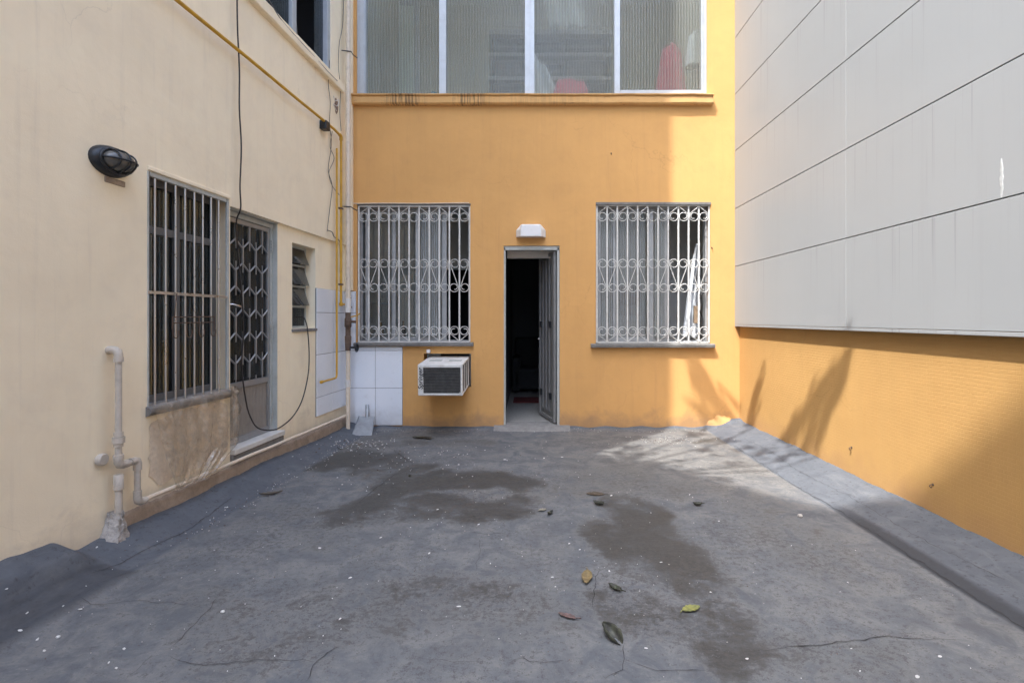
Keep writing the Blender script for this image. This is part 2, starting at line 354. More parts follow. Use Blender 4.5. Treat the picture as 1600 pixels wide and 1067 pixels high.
def floor_mat():
    m, t, b = newmat('painted_cement_floor')
    v = t.coord()
    stain = t.attr('stain'); cove = t.attr('cove'); dust = t.attr('dust'); bare = t.attr('bare')
    a = t.noise(v, 1.1, 6, .62, .5); c1 = t.noise(v, 5.5, 9, .72, .6); c2 = t.noise(v, 34, 6, .7); c3 = t.noise(v, 170, 3, .6)
    paint = t.mix(t.ramp(a, .32, .68), (.084,.093,.106), (.122,.130,.140))
    paint = t.mix(t.ramp(c1, .40, .62, 0, .8), paint, (.168,.170,.172))
    paint = t.mix(t.ramp(t.noise(v, 2.6, 9, .75, 1.0), .50, .66, 0, .55), paint, (.085,.088,.095))
    worn = t.mix(t.ramp(c1, .35, .65), (.090,.088,.084), (.170,.167,.160))
    wf = t.math('ADD', dust, t.math('MULTIPLY', t.math('SUBTRACT', c1, .5), 1.1))
    col = t.mix(t.ramp(wf, .25, .75), paint, worn)
    # damp, mossy dark stains with ragged edges
    sf = t.math('ADD', stain, t.math('MULTIPLY', t.math('SUBTRACT', c1, .5), 2.2)); c4 = t.noise(t.coord((1.0, 1.7, 1)), 13, 9, .78, 1.2); sf = t.math('ADD', sf, t.math('MULTIPLY', t.math('SUBTRACT', c4, .5), 1.5)); sf = t.math('ADD', sf, t.math('MULTIPLY', t.math('SUBTRACT', c2, .5), 1.0)); sf = t.math('ADD', sf, t.math('MULTIPLY', t.math('SUBTRACT', c3, .5), .5))
    col = t.mix(t.math('MULTIPLY', t.ramp(sf, .04, .2), t.ramp(sf, .36, .24, 0, .22)), col, (.24,.235,.22))
    sv_ = t.math('ADD', stain, t.math('MULTIPLY', t.math('SUBTRACT', c1, .5), 1.1))
    col = t.mix(t.ramp(sv_, .05, .65, 0, .58), col, (.075,.074,.070))
    col = t.mix(t.ramp(sf, .32, .72, 0, .84), col, t.mix(t.ramp(c2, .4, .6), (.036,.036,.035), (.060,.058,.053)))
    # general speckled wear
    g = t.math('ADD', t.math('MULTIPLY', c2, .6), t.math('MULTIPLY', c3, .4))
    col = t.mix(t.ramp(t.math('ADD', g, t.math('MULTIPLY', t.math('SUBTRACT', a, .5), .35)), .52, .62, 0, .75), col, (.062,.062,.065))
    col = t.mix(t.ramp(g, .33, .42, .35, 0), col, (.24,.24,.24))
    # fresher blue-grey paint on the coved edges
    cp = t.mix(t.ramp(c1, .3, .7), (.074,.083,.098), (.112,.122,.138))
    cp = t.mix(t.ramp(c2, .56, .66, 0, .7), cp, (.045,.047,.051))
    cp = t.mix(t.ramp(t.noise(t.coord((1,.35,1)), 5, 8, .75, 1.0), .52, .70, 0, .6), cp, (.16,.165,.17))
    col = t.mix(t.ramp(t.math('ADD', cove, t.math('MULTIPLY', t.math('SUBTRACT', c1, .5), .5)), .35, .6), col, cp)
    dark_band = t.attr('dark_band')
    col = t.mix(t.ramp(t.math('ADD', dark_band, t.math('MULTIPLY', t.math('SUBTRACT', c1, .5), .6)), .4, .75, 0, .85), col, (.035,.037,.042))  # darker band coloured in along the foot of the coved edges
    col = t.mix(t.ramp(t.math('ADD', bare, t.math('MULTIPLY', t.math('SUBTRACT', c2, .5), 1.4)), .45, .7, 0, .85), col, (.36,.34,.30))
    t.link(col, b.inputs['Base Color'])
    t.link(t.ramp(sf, .3, .7, .82, .62), b.inputs['Roughness']); b.inputs['Specular IOR Level'].default_value = .35
    nb = t.bump(c1, .22, .012); nb = t.bump(c2, .30, .006, nb); nb = t.bump(c3, .25, .002, nb)
    t.link(nb, b.inputs['Normal']); return m
M['floor'] = floor_mat()
M['crack'] = simple('crack_shadow', (.030,.030,.032), .95, var=.3, bump=0)

# ------------------------------------------------------------------ terrace floor (one heightfield with its coved edges)
RX = 2.457                                  # orange boundary wall
def sm(a, b, x):
    t = max(0, min(1, (x-a)/(b-a))); return t*t*(3-2*t)
def nz(x, y, s=1, k=0): return noise.noise(Vector((x*s, y*s, k)))
def height(X, Y):
    h = .010*nz(X, Y, .9, 3) + .003*nz(X, Y, 4, 5) + .0012*nz(X, Y, 14, 1)
    dl = X - wl(Y)
    w = .27 + .03*nz(Y, 0, 1.3, 7); hl = .105 + .022*nz(Y, 0, 2.2, 4) + .008*nz(Y, 0, 11, 4) - .04*sm(4.2, 5.6, Y)
    if dl < w: h += hl * (1 - max(dl,0)/w)**1.15
    nb = sm(2.66, 2.50, Y)                  # the thicker old patch of mortar near the left edge of the picture
    if nb > 0:
        h += nb * .085 * sm(.17 + .02*nz(Y,1,9,2), .11, dl) + nb*.02*sm(.42, .3, dl)
    dr = RX - X
    w2 = .41 + .012*nz(Y, 2, 1.2, 9)
    if dr < w2 + .03:
        t = max(0, min(1, 1 - dr/w2))
        h += .006*sm(w2+.02, w2-.03, dr) + .102*t + .008*nz(Y, 0, 5, 2)*t + .009*nz(X, Y, 6, 2)*t + .004*nz(X, Y, 22, 2)*t
    db = D - Y
    if db < .13:
        h += (.030 + .018*nz(X, 0, 5, 6)) * sm(.12, .0, db)
    return h
SPL = [([(500,725),(560,712),(610,735),(640,760),(700,750),(760,745),(810,757)],.24,.95),([(640,765),(600,787),(560,800)],.22,.8),([(680,790),(740,797),(795,792)],.20,.9),
       ([(975,785),(1010,820),(1040,850),(1075,895)],.19,.95),([(965,835),(1005,860),(1040,880)],.20,.9),([(950,925),(1000,970),(1100,960),(1160,1005)],.24,.62),
       ([(520,700),(640,692),(760,690)],.16,.5),([(1080,690),(1180,682)],.14,.55),([(540,965),(660,940),(780,965)],.26,.40),([(880,770),(990,745),(1060,760)],.26,.36),
       ([(1180,790),(1260,850),(1330,910)],.22,.36),([(300,960),(420,1000)],.22,.30),([(1200,1000),(1330,1010)],.16,.42),([(620,715),(650,730)],.2,.7),([(460,800),(520,830)],.22,.3)]
SPL = [([fl(*p) for p in pts], w, k) for pts, w, k in SPL]
def segd(p, a, b):
    ax, ay = a; dx, dy = b[0]-ax, b[1]-ay; l = dx*dx+dy*dy
    t = max(0, min(1, ((p[0]-ax)*dx+(p[1]-ay)*dy)/l)); return math.hypot(p[0]-ax-dx*t, p[1]-ay-dy*t)
def frac(x, y, s, k, o=5): return noise.fractal(Vector((x*s, y*s, k)), .9, 2.1, o)
def stain_at(x, y):
    if y < 1.4: return 0
    wx = x + .16*frac(x, y, 1.5, 3) ; wy = y + .20*frac(x, y, 1.5, 8); v = 0
    for pts, w, k in SPL:
        d = min(segd((wx, wy), a, b) for a, b in zip(pts[:-1], pts[1:]))
        if d < w*1.8: v = max(v, k*sm(1.5, .45, d/w))
    return v*(.78 + .42*frac(x, y, 2.2, 15)) + .14*frac(x, y, 3.0, 5)*(.35+v)
def frange(a, b, s):
    n = max(1, int(round((b-a)/s))); return [a + (b-a)*i/n for i in range(n)]
ys = frange(-12, .6, .6) + frange(.6, 1.5, .06) + frange(1.5, D+.02, .018) + [D+.02]
nx = 270
def fx(i, Y):
    a = wl(Y) - .02; b = RX + .02; return a + (b-a)*i/nx
mb = MB(); mb.grid(lambda i, j: (fx(i, ys[j]), ys[j], height(fx(i, ys[j]), ys[j])), nx, len(ys)-1)
nfv = len(mb.v)
def ribbon(pts, w):                          # a crack in the paint, following the surface
    P = [fl(*p) for p in pts]; Q = []
    for a, b in zip(P[:-1], P[1:]):
        d = math.hypot(b[0]-a[0], b[1]-a[1]); n = max(2, int(d/.025))
        for i in range(n):
            t = i/n; Q.append((a[0]+(b[0]-a[0])*t, a[1]+(b[1]-a[1])*t))
    Q.append(P[-1])
    J = []
    for i, (x, y) in enumerate(Q):
        J.append((x + .014*nz(x, y, 16, 8) + .006*nz(x, y, 55, 8), y + .014*nz(x, y, 16, 18) + .006*nz(x, y, 55, 18)))
    vs = []
    for i, (x, y) in enumerate(J):
        a = J[max(0, i-1)]; b = J[min(len(J)-1, i+1)]; dx, dy = b[0]-a[0], b[1]-a[1]; l = math.hypot(dx, dy) or 1
        ww = w * .62 * (.35 + .9*abs(nz(x, y, 21, 33))) * min(1, 4*min(i, len(J)-1-i)/len(J) + .1)
        for sgn in (-1, 1):
            X, Y = x - sgn*dy/l*ww/2, y + sgn*dx/l*ww/2
            vs.append((X, Y, height(X, Y) + .0035))
    mb.add(vs, [(2*i, 2*i+1, 2*i+3, 2*i+2) for i in range(len(J)-1)], 1)
def z8(*p): return [(500+x/2.2857, 640+y/2.2857) for x, y in p]
def z3(*p): return [(x/1.882, 500+y/1.882) for x, y in p]
def z7(*p): return [(1000+x/1.818, 480+y/1.818) for x, y in p]
for pts, w in [(z8((535,438),(600,447),(640,443),(690,450)),.010),(z8((665,900),(720,888),(745,900),(800,905),(870,898)),.009),
               (z8((1080,835),(1092,895),(1075,930),(1015,970)),.007),(z8((1030,550),(985,600),(975,690),(980,740)),.006),(z8((575,445),(560,560),(545,600)),.004),
               (z8((235,125),(345,205)),.010),(z8((380,200),(270,230),(200,280),(130,340),(100,355)),.009),(z8((1092,895),(1200,935),(1390,935)),.006),
               (z3((490,985),(560,1010),(660,1012),(760,1000),(880,1000),(960,1010)),.007),(z3((490,970),(560,905),(615,850),(650,800)),.006),
               (z3((205,820),(270,838),(400,825),(520,832),(620,845)),.006),(z3((900,1060),(930,1000),(1000,955)),.008),(z3((365,1065),(440,990),(490,975)),.004),
               (z7((300,980),(560,950),(700,932),(800,940),(950,945)),.008),(z7((640,920),(700,945)),.005),(z7((60,640),(150,640),(240,628)),.005),
               (z8((0,880),(70,845)),.008),(z8((340,895),(480,897),(610,905)),.004),(z8((690,450),(880,452),(1060,452)),.004),(z8((820,240),(600,235),(470,238)),.004)]:
    ribbon(pts, w)
def cove_crack(pts, w, side):                 # hairline splits along the coved edge
    vs = []; Q = []
    for a, b in zip(pts[:-1], pts[1:]):
        n = max(2, int(math.hypot(b[0]-a[0], b[1]-a[1])/.02))
        Q += [(a[0]+(b[0]-a[0])*i/n, a[1]+(b[1]-a[1])*i/n) for i in range(n)]
    J = [(x + .012*nz(x,y,14,4) + .005*nz(x,y,60,4), y) for x, y in Q]
    for i, (x, y) in enumerate(J):
        ww = w*.5*(.3+abs(nz(x,y,18,2)))
        for sgn in (-1, 1): vs.append((x+sgn*ww/2, y, height(x+sgn*ww/2, y)+.0035))
    mb.add(vs, [(2*i, 2*i+1, 2*i+3, 2*i+2) for i in range(len(J)-1)], 1)
cove_crack([(2.22,5.3),(2.24,4.8),(2.20,4.2),(2.23,3.6),(2.21,2.9),(2.25,2.4)], .008, 1)
cove_crack([(2.06,5.2),(2.05,4.2),(2.06,3.2),(2.05,2.0)], .012, 1)
cove_crack([(-2.1,3.6),(-2.07,3.1),(-2.13,2.75),(-2.16,2.5)], .010, -1)
floor = obj('floor', mb, [M['floor'], M['crack']], fix=False)
tag(floor, 'weathered grey painted cement terrace floor', kind='structure')
me = floor.data
for nm in ('stain','cove','dust','dark_band','bare'): me.attributes.new(nm, 'FLOAT', 'POINT')
A = {k: [0.0]*len(me.vertices) for k in ('stain','cove','dust','dark_band','bare')}
for i in range(nfv):
    x, y, z = mb.v[i]
    s = stain_at(x, y)
    A['stain'][i] = s
    dl = x - wl(y); dr = RX - x
    A['cove'][i] = max(sm(.40, .22, dl), sm(.43, .40, dr), sm(.10, .02, D-y)*.9)
    A['dark_band'][i] = max(sm(.27, .36, dr)*sm(.46, .40, dr)*sm(3.9, 3.1, y)*.78, sm(2.72, 2.60, y)*sm(.12,.16,dl)*sm(.46,.30,dl)*.62)
    A['dust'][i] = .5*frac(x, y, .9, 4, 3)*sm(2.6,3.4,y) + .25*sm(3.0, 4.4, y) + .45*sm(3.0, 4.2, y)*sm(.3, 1.2, x) + .3*sm(4.6, 5.4, y)*sm(-.8, -1.8, x)
    A['bare'][i] = .36*sm(.30,.12,D-y)*sm(1.1,1.5,x)*sm(2.1,1.9,x) + .3*sm(.5,.2,D-y)*sm(-1.3,-1.7,x) + .45*sm(.05,.0,dl)*sm(2.5,2.3,y)
for k in A: me.attributes[k].data.foreach_set('value', A[k])
mb = MB(); mb.box(-60, 60, -80, 60, -.6, -.35)
tag(obj('ground', mb, M['cement']), 'street level ground below the terrace', kind='structure')

# ------------------------------------------------------------------ orange building
OB = thing('orange_building', 'orange painted two storey building facing the terrace, with a narrow doorway', 'building', (0, D, 0))
W1 = (BX(558), BX(735), BZ(536), BZ(320)); W2 = (BX(931), BX(1110), BZ(537), BZ(319))
DR = (BX(787), BX(874.5), -.1, BZ(384)); AC = (BX(662), BX(736), BZ(605.5), BZ(552.5)); UW = (BX(557), BX(1105), BZ(150), 6.45)
holes = [W1, W2, DR, AC, UW]
mb = MB(); mb.wall(lambda u, v, w: (u, D+w, v), -2.3, 2.62, -.4, 9.6, .2, holes)  # unseen top raised to keep sun out of the added skylight
# rounded mortar lump at the foot of the wall by the corner
def lump(i, j):
    a = math.pi*i/20; r = j/8
    x = BX(1128) + .2*math.cos(a)*r; z = .20*math.sin(a)*r*(.8+.2*nz(a,0,3,1)) - .01
    return (x, D - .075*math.cos(r*math.pi/2)**.6*(1 if r < 1 else 0) - .001, z)
mb.grid(lump, 20, 8)
obj('wall', mb, M['orange'], OB)
mb = MB()
def wav(x, k): return .006*nz(x, 0, 3, k) + .003*nz(x, 0, 14, k)
def corn(i, j):                              # moulded ledge under the veranda window, hand-trowelled
    x = BX(552) + (BX(1112)-BX(552))*i/150
    pr = [(0,BZ(166)),(.045,BZ(165.5)),(.06,BZ(163.5)),(.062,BZ(155)),(.055,BZ(153.5)),(.075,BZ(152.8)),(.08,BZ(151.3)),(.07,BZ(150.3)),(-.0,BZ(149.6))]
    o, z = pr[j]; return (x, D - o - (wav(x, 1) if 0 < j < 8 else 0), z + wav(x, 2)*(1 if j < 7 else .3))
mb.grid(corn, 150, 8, smooth=False)
for i, x in ((0, BX(552)), (150, BX(1112))):
    mb.add([corn(i, j) for j in range(9)], [tuple(range(9))])
def cornice_mat():
    m, t, b = newmat('orange_ledge_paint')
    v = t.coord(); xyz = t.sep(v)
    c = t.mix(t.ramp(t.noise(v, 4, 6), .3, .7), (.60,.35,.14), (.67,.39,.15))
    st = t.noise(t.coord((22, 3, 1.0)), 2.4, 5, .65)
    g = t.noise(t.coord((1.2, 1.2, .1)), 1.1, 3)
    def win(c_, w_): return t.ramp(t.math('ABSOLUTE', t.math('SUBTRACT', xyz[0], c_)), w_, w_*.3)
    loc = t.math('MAXIMUM', t.math('MAXIMUM', win(-1.46, .3), win(-.70, .26)), t.math('MULTIPLY', win(.1, .9), .2))
    f = t.math('MULTIPLY', t.ramp(st, .46, .56), loc)
    c = t.mix(t.math('MULTIPLY', f, .72), c, (.07,.055,.04))
    c = t.mix(t.ramp(t.noise(t.coord((6,6,30)), 2, 5, .7), .6, .7, 0, .6), c, (.16,.10,.06))
    t.link(c, b.inputs['Base Color']); b.inputs['Roughness'].default_value = .85
    t.link(t.bump(t.noise(v, 30, 5), .25, .006), b.inputs['Normal']); return m
M['ledge'] = cornice_mat()
obj('ledge', mb, M['ledge'], OB)

# security grilles -------------------------------------------------
def spiral(cx, cz, r, a0, turns, sgn, y, n=26):
    pts = []
    for i in range(n+1):
        t = i/n; a = a0 + sgn*2*math.pi*turns*t
        rr = r*(1 - .58*max(0, (t-.42)/.58)**1.2)
        pts.append((cx + rr*math.cos(a), y, cz + rr*math.sin(a)))
    return pts
def grille(win, y, parent):
    x0, x1, z0, z1 = win; x0 += .015; x1 -= .012; z0 += .012; z1 -= .012
    n = 11; w = (x1-x0)/n; mb = MB(); r = w*.43; tr = .0042
    for i in range(1, n):
        x = x0 + w*i; mb.box(x-.0085, x+.0085, y-.006, y+.006, z0, z1)
    for x in (x0, x1): mb.box(x-.009, x+.009, y-.006, y+.006, z0, z1)
    mb.box(x0+.009, x1-.009, y-.010, y+.010, z0-.004, z0+.010); mb.box(x0+.009, x1-.009, y-.010, y+.010, z1-.010, z1+.004)
    hh = z1 - z0
    zt = z1 - .083*hh; zb = z0 + .083*hh; zm1 = z0 + .575*hh; zm2 = z0 + .40*hh
    yy = y - .012
    for i in range(n):
        cx = x0 + w*(i+.5)
        if i == 5:
            for zc in (zt, zm1, zm2, zb):
                mb.tube([(cx+r*math.cos(a*math.pi/14), yy, zc+r*math.sin(a*math.pi/14)) for a in range(28)], tr, 6, closed=True)
            continue
        back = (i % 2 == 0) if i < 5 else (i % 2 == 1)       # leans like a backslash
        s = -1 if back else 1                                # side on which the upper scroll hangs
        # middle S scroll
        up = spiral(cx, zm1, r, math.pi if s < 0 else 0, 1.25, -1 if s < 0 else 1, yy)
        lo = spiral(cx, zm2, r, 0 if s < 0 else math.pi, 1.25, -1 if s < 0 else 1, yy)
        mb.tube(list(reversed(up)) + lo, tr, 6)
        # bottom heart half: from the bar it shares, up round the scroll
        bx = x0 + w*(i+1) if back else x0 + w*i
        b = spiral(cx, zb, r, math.pi if s < 0 else 0, 1.3, -1 if s < 0 else 1, yy)
        mid = (cx + s*r*.86, yy, zb - r*.75)
        mb.tube([(bx, yy, z0+.012), mid] + b, tr, 6)
        tp = spiral(cx, zt, r, math.pi if s < 0 else 0, 1.3, 1 if s < 0 else -1, yy)
        mb.tube([(bx, yy, z1-.012), (cx + s*r*.86, yy, zt + r*.75)] + tp, tr, 6)
    return obj('security_grille', mb, M['white_metal'], parent)

def win_frame(win, stiles, y0, parent, matf, rail=.04):
    x0, x1, z0, z1 = win; mb = MB()
    mb.box(x0, x0+.035, y0, y0+.09, z0, z1); mb.box(x1-.03, x1, y0, y0+.09, z0, z1)
    mb.box(x0+.035, x1-.03, y0, y0+.09, z0, z0+.03); mb.box(x0+.035, x1-.03, y0, y0+.09, z1-.035, z1)
    for (a, b, dy) in stiles:
        mb.box(a, b, y0+dy, y0+dy+.03, z0+.03, z1-.035)
    for k in range(len(stiles)-1):                           # sash rails
        a = stiles[k][1]; b = stiles[k+1][0]; dy = max(stiles[k][2], stiles[k+1][2]) + .003
        mb.box(a, b, y0+dy, y0+dy+.024, z0+.03, z0+.03+rail); mb.box(a, b, y0+dy, y0+dy+.024, z1-.035-rail, z1-.035)
    return obj('window', mb, matf, parent, bevel=.003, seg=1)
def pane(x0, x1, z0, z1, y, mat, parent):
    mb = MB(); mb.box(x0, x1, y, y+.004, z0, z1); return obj('pane', mb, mat, parent)
def stone_sill(x0, x1, zt, parent, thick=.05, out=.06):
    mb = MB()
    def P(i, j):
        x = x0 + (x1-x0)*i/60; e = .004*nz(x, j, 9, 3) + .002*nz(x, j, 40, 3)
        pr = [(.12, zt), (-.0, zt-.006), (-out, zt-.012), (-out-.004, zt-.02), (-out, zt-thick+.004), (-out+.01, zt-thick), (.0, zt-thick)]
        o, z = pr[j]; return (x, D + o + e, z + e*.6)
    mb.grid(P, 60, 6, smooth=False)
    for i in (0, 60): mb.add([P(i, j) for j in range(7)], [tuple(range(7))])
    return obj('sill', mb, M['sill'], parent)

yw = D + .085
a = lambda p, q, d: (BX(p), BX(q), d)
win1 = win_frame(W1, [a(567,573,.005), a(607,613.5,.045), a(646.5,653,.005), a(687,695,.045)], yw, OB, M['alu_grey'])
for p, q, d, mt in ((573,607,.025,'glass'),(613.5,646,.062,'glass'),(655,687,.025,'ribbed_low')):
    pane(BX(p), BX(q), W1[2]+.07, W1[3]-.075, yw+d, M[mt], win1)
grille(W1, D+.018, win1); stone_sill(BX(555), BX(740), BZ(534), win1)
win2 = win_frame(W2, [a(936,940,.005), a(960,965,.045), a(1015,1024,.005), a(1042,1048.5,.045)], yw, OB, M['alu_grey'])
for p, q, d, mt in ((940,960,.025,'ribbed_low'),(965,1013,.062,'ribbed_low'),(1026,1042,.025,'ribbed_low')):
    pane(BX(p), BX(q), W2[2]+.07, W2[3]-.075, yw+d, M[mt], win2)
grille(W2, D+.018, win2); stone_sill(BX(923), BX(1115), BZ(536), win2, .052)
# dark lintel edge of the right window
mb = MB(); mb.box(W2[0]-.0, W2[1]+.004, D-.012, D+.05, W2[3]-.012, W2[3]+.02); obj('lintel', mb, M['sill'], win2, bevel=.004)
mb = MB(); mb.box(W1[0]-.004, W1[1]+.004, D-.008, D+.05, W1[3]-.004, W1[3]+.012); obj('lintel', mb, M['cement'], win1, bevel=.003)

# veranda window
mb = MB(); x0, x1, z0, z1 = UW; y0 = D + .02
mb.box(x0, x0+.10, y0, y0+.09, z0, z1); mb.box(x1-.055, x1, y0, y0+.09, z0, z1)
mb.box(x0+.1, x1-.055, y0+.005, y0+.09, z0, z0+.035); mb.box(x0+.1, x1-.055, y0+.005, y0+.09, z1-.05, z1)
mb.box(x0+.1, x1-.055, y0+.012, y0+.075, BZ(-150), BZ(-150)+.05)
st = [(685.5,696.5,.0), (820,835,-.005), (960.5,969.5,.003)]
for p, q, d in st: mb.box(BX(p), BX(q), y0+d, y0+.08, z0+.035, z1-.05)
mb.box(BX(826.7), BX(828.3), y0-.009, y0-.006, z0+.035, z1-.05)
for p, q in ((562,569), (1096.5,1099)): mb.box(BX(p), BX(q), y0-.012, y0+.001, z0+.036, z1-.05)
mb.box(BX(969.5), x1-.055, y0-.004, y0+.03, z0+.036, z0+.075)
uwin = obj('window', mb, M['alu_white'], OB, bevel=.004, seg=1)
cuts = [x0+.1, BX(685.5), BX(696.5), BX(820), BX(835), BX(960.5), BX(969.5), x1-.055]
for k in range(4):
    p = pane(cuts[2*k], cuts[2*k+1], z0+.035, z1-.05, y0+.04+.006*(k % 2), M['ribbed'], uwin)

# doorway: frame, step, open iron leaf
x0, x1, z0, z1 = DR
mb = MB()
mb.box(x0, x0+.022, D+.012, D+.09, .04, z1-.02); mb.box(x1-.03, x1, D+.012, D+.09, .04, z1-.02); mb.box(x0, x1, D+.012, D+.09, z1-.02-.03, z1-.0)
obj('door_frame', mb, M['frame_grey'], OB, bevel=.003)
mb = MB()
def stp(i, j):
    x = BX(772) + (BX(890)-BX(772))*i/40; pr = [(.2,.045),(-.02,.045),(-.055,.034),(-.10,.028),(-.15,.012),(-.20,-.02)]
    o, z = pr[j]; e = 1 - .35*abs(i-20)/20*(1 if j > 1 else 0); return (x, D + (o if o > 0 else o*e) + .004*nz(x, j, 12, 1), z + .005*nz(x, j, 9, 5))
mb.grid(stp, 40, 5)
obj('doorstep', mb, M['cement'], OB)
DOOR = Matrix.Translation((x1-.035, D+.05, 0)) @ Matrix.Rotation(R(180-75), 4, 'Z')     # hinge on the right jamb, swung inwards
def dpt(u, w, z): return DOOR @ Vector((u, w, z))
def dbox(mb, u0, u1, w0, w1, za, zb):
    mb.hexa([dpt(u0,w0,za),dpt(u1,w0,za),dpt(u1,w1,za),dpt(u0,w1,za),dpt(u0,w0,zb),dpt(u1,w0,zb),dpt(u1,w1,zb),dpt(u0,w1,zb)])
mb = MB(); zt = z1-.06; zb = .06; dw = .64
dbox(mb, 0, dw, 0, .006, zb, zt)
for u0, u1 in ((0,.045), (dw-.045,dw)): dbox(mb, u0, u1, .0065, .035, zb, zt)
dbox(mb, .045, dw-.045, .0065, .034, zb, zb+.04); dbox(mb, .045, dw-.045, .0065, .034, zt-.04, zt)
for k in range(4):
    u = .045 + (dw-.09)*(k+.5)/4
    dbox(mb, u-.035, u+.035, .007, .026, zb+.10, zt-.06)
leaf = obj('metal_door', mb, M['iron_door'], OB, bevel=.003)
for z in (.36, 1.22):
    for u in (.13, .52):
        mb = MB(); dbox(mb, u-.022, u+.022, .027, .05, z-.04, z+.04); obj('latch', mb, M['black_iron'], leaf, bevel=.003)
mb = MB(); mb.tube([dpt(dw-.03,.035,1.03), dpt(dw-.03,.075,1.03), dpt(dw-.13,.078,1.03)], .009, 8); mb.tube([dpt(dw-.03,.034,1.03), dpt(dw-.03,.045,1.03)], .022, 12)
obj('handle', mb, M['chrome'], leaf)
mb = MB(); mb.tube([dpt(dw-.03,.034,.93), dpt(dw-.03,.045,.93)], .018, 12); obj('lock', mb, M['chrome'], leaf)

# white tiles on the foot of the orange wall
def tiles(cells, frame, parent, name='wall_tiles'):
    mb = MB(); g = .0025
    for (u0, u1, v0, v1) in cells:
        p = [frame(u0+g, v0+g, .006), frame(u1-g, v0+g, .006), frame(u1-g, v1-g, .006), frame(u0+g, v1-g, .006)]
        q = [frame(u0+g, v0+g, .016), frame(u1-g, v0+g, .016), frame(u1-g, v1-g, .016), frame(u0+g, v1-g, .016)]
        mb.hexa(p + q, 0)
    us = [c[0] for c in cells] + [c[1] for c in cells]
    for (u0, u1, v0, v1) in cells:
        p = [frame(u0, v0, -.004), frame(u1, v0, -.004), frame(u1, v1, -.004), frame(u0, v1, -.004)]
        q = [frame(u0, v0, .0085), frame(u1, v0, .0085), frame(u1, v1, .0085), frame(u0, v1, .0085)]
        mb.hexa(p + q, 1)
    return obj(name, mb, [M['tile'], M['grout']], parent, bevel=.0015, seg=1)
xs = [-2.115, BX(587), BX(629.3)]
cells = []
for i in range(2):
    for v0, v1 in ((BZ(664), BZ(606)), (BZ(606), BZ(547.5)), (BZ(547.5), BZ(541.5))): cells.append((xs[i], xs[i+1], v0, v1))
for v0, v1 in ((BZ(541.5), BZ(489)), (BZ(489), BZ(455))): cells.append((-2.115, BX(556.5), v0, v1))
tiles(cells, lambda u, v, w: (u, D-w, v), OB)

# rooms behind the openings ------------------------------------------------
def room(x0, x1, y0, y1, z0, z1, mw, mf, mc, parent, doors_and_light_gaps=(), cy=None):
    mb = MB(); t = .08
    mb.wall(lambda u, v, w: (u, y1+w, v), x0, x1, z0, z1, t, list(doors_and_light_gaps)); obj('interior_wall', mb, mw, parent)
    mb = MB(); mb.box(x0-t, x0, y0, y1, z0, z1); obj('interior_wall', mb, mw, parent)
    mb = MB(); mb.box(x1, x1+t, y0, y1, z0, z1); obj('interior_wall', mb, mw, parent)
    mb = MB(); mb.box(x0-t, x1+t, y0, y1+t, z0-.05, z0); obj('interior_floor', mb, mf, parent)
    mb = MB(); mb.box(x0-t, x1+t, cy or y0, y1+t, z1, z1+.05); obj('ceiling', mb, mc, parent)
yi = D + .2
room(-2.15, -.42, yi, 7.4, .04, 2.75, M['room_wall'], M['room_floor'], M['ceil'], OB, doors_and_light_gaps=[(-1.30, -.87, .04, 2.0), (-.84, -.45, .04, 2.6)])  # doorway to the dark corridor, then an unseen gap added to let daylight in
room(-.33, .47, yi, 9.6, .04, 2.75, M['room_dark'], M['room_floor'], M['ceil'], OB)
room(.56, 2.45, yi, 7.1, .04, 2.75, M['room_wall'], M['room_floor'], M['ceil'], OB, doors_and_light_gaps=[(.58, .90, .04, 2.6)])  # unseen gap added in the rear wall to brighten the room
room(-2.1, 2.15, yi, 8.3, 3.75, 6.6, M['room_upper'], M['room_floor'], M['ceil'], OB, cy=7.3)  # ceiling stops short at the front: an added, unseen skylight
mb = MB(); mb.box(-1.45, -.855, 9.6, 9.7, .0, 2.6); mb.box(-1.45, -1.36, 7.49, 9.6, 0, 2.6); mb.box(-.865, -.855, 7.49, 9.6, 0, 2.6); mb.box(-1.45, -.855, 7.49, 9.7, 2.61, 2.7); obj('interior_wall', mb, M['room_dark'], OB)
mb = MB(); mb.box(x0+.03, x1-.03, yi+.05, yi+.12, 2.03, 2.2); obj('door_lintel', mb, M['ceil'], OB)

# ------------------------------------------------------------------ cream building
CB = thing('cream_building', 'tall cream plastered building along the left side with barred window and aluminium door', 'building', (-2.3, 3.0, 0))
YW0, YW1 = LY(230), LY(357.5); ZW0, ZW1 = .755, 2.185
YD0, YD1 = 3.862, LY(437); ZD0, ZD1 = .27, 2.14
UY0, UY1, UZ0, UZ1 = 3.2, LY(517.5), 3.965, 5.5
YE = 1.74
mb = MB()
mb.wall(lambda u, v, w: L(u, v, -w), YE, 6.3, -.4, 14.9, .10, [(YW0,YW1,ZW0,ZW1), (YD0,6.3,-.4,ZD1), (UY0,UY1,UZ0,UZ1)])
obj('wall', mb, M['cream'], CB)
SY0, SY1, SZ0, SZ1 = LY(456, -.03), LY(492.5, -.03), 1.195, 2.005
mb = MB()
mb.wall(lambda u, v, w: L(u, v, -.028-w), YD0+.003, 6.3, -.4, ZD1+.1, .16, [(YD0+.003,YD1,ZD0,ZD1+.1), (SY0,SY1,SZ0,SZ1)])
obj('wall', mb, M['cream_low'], CB)
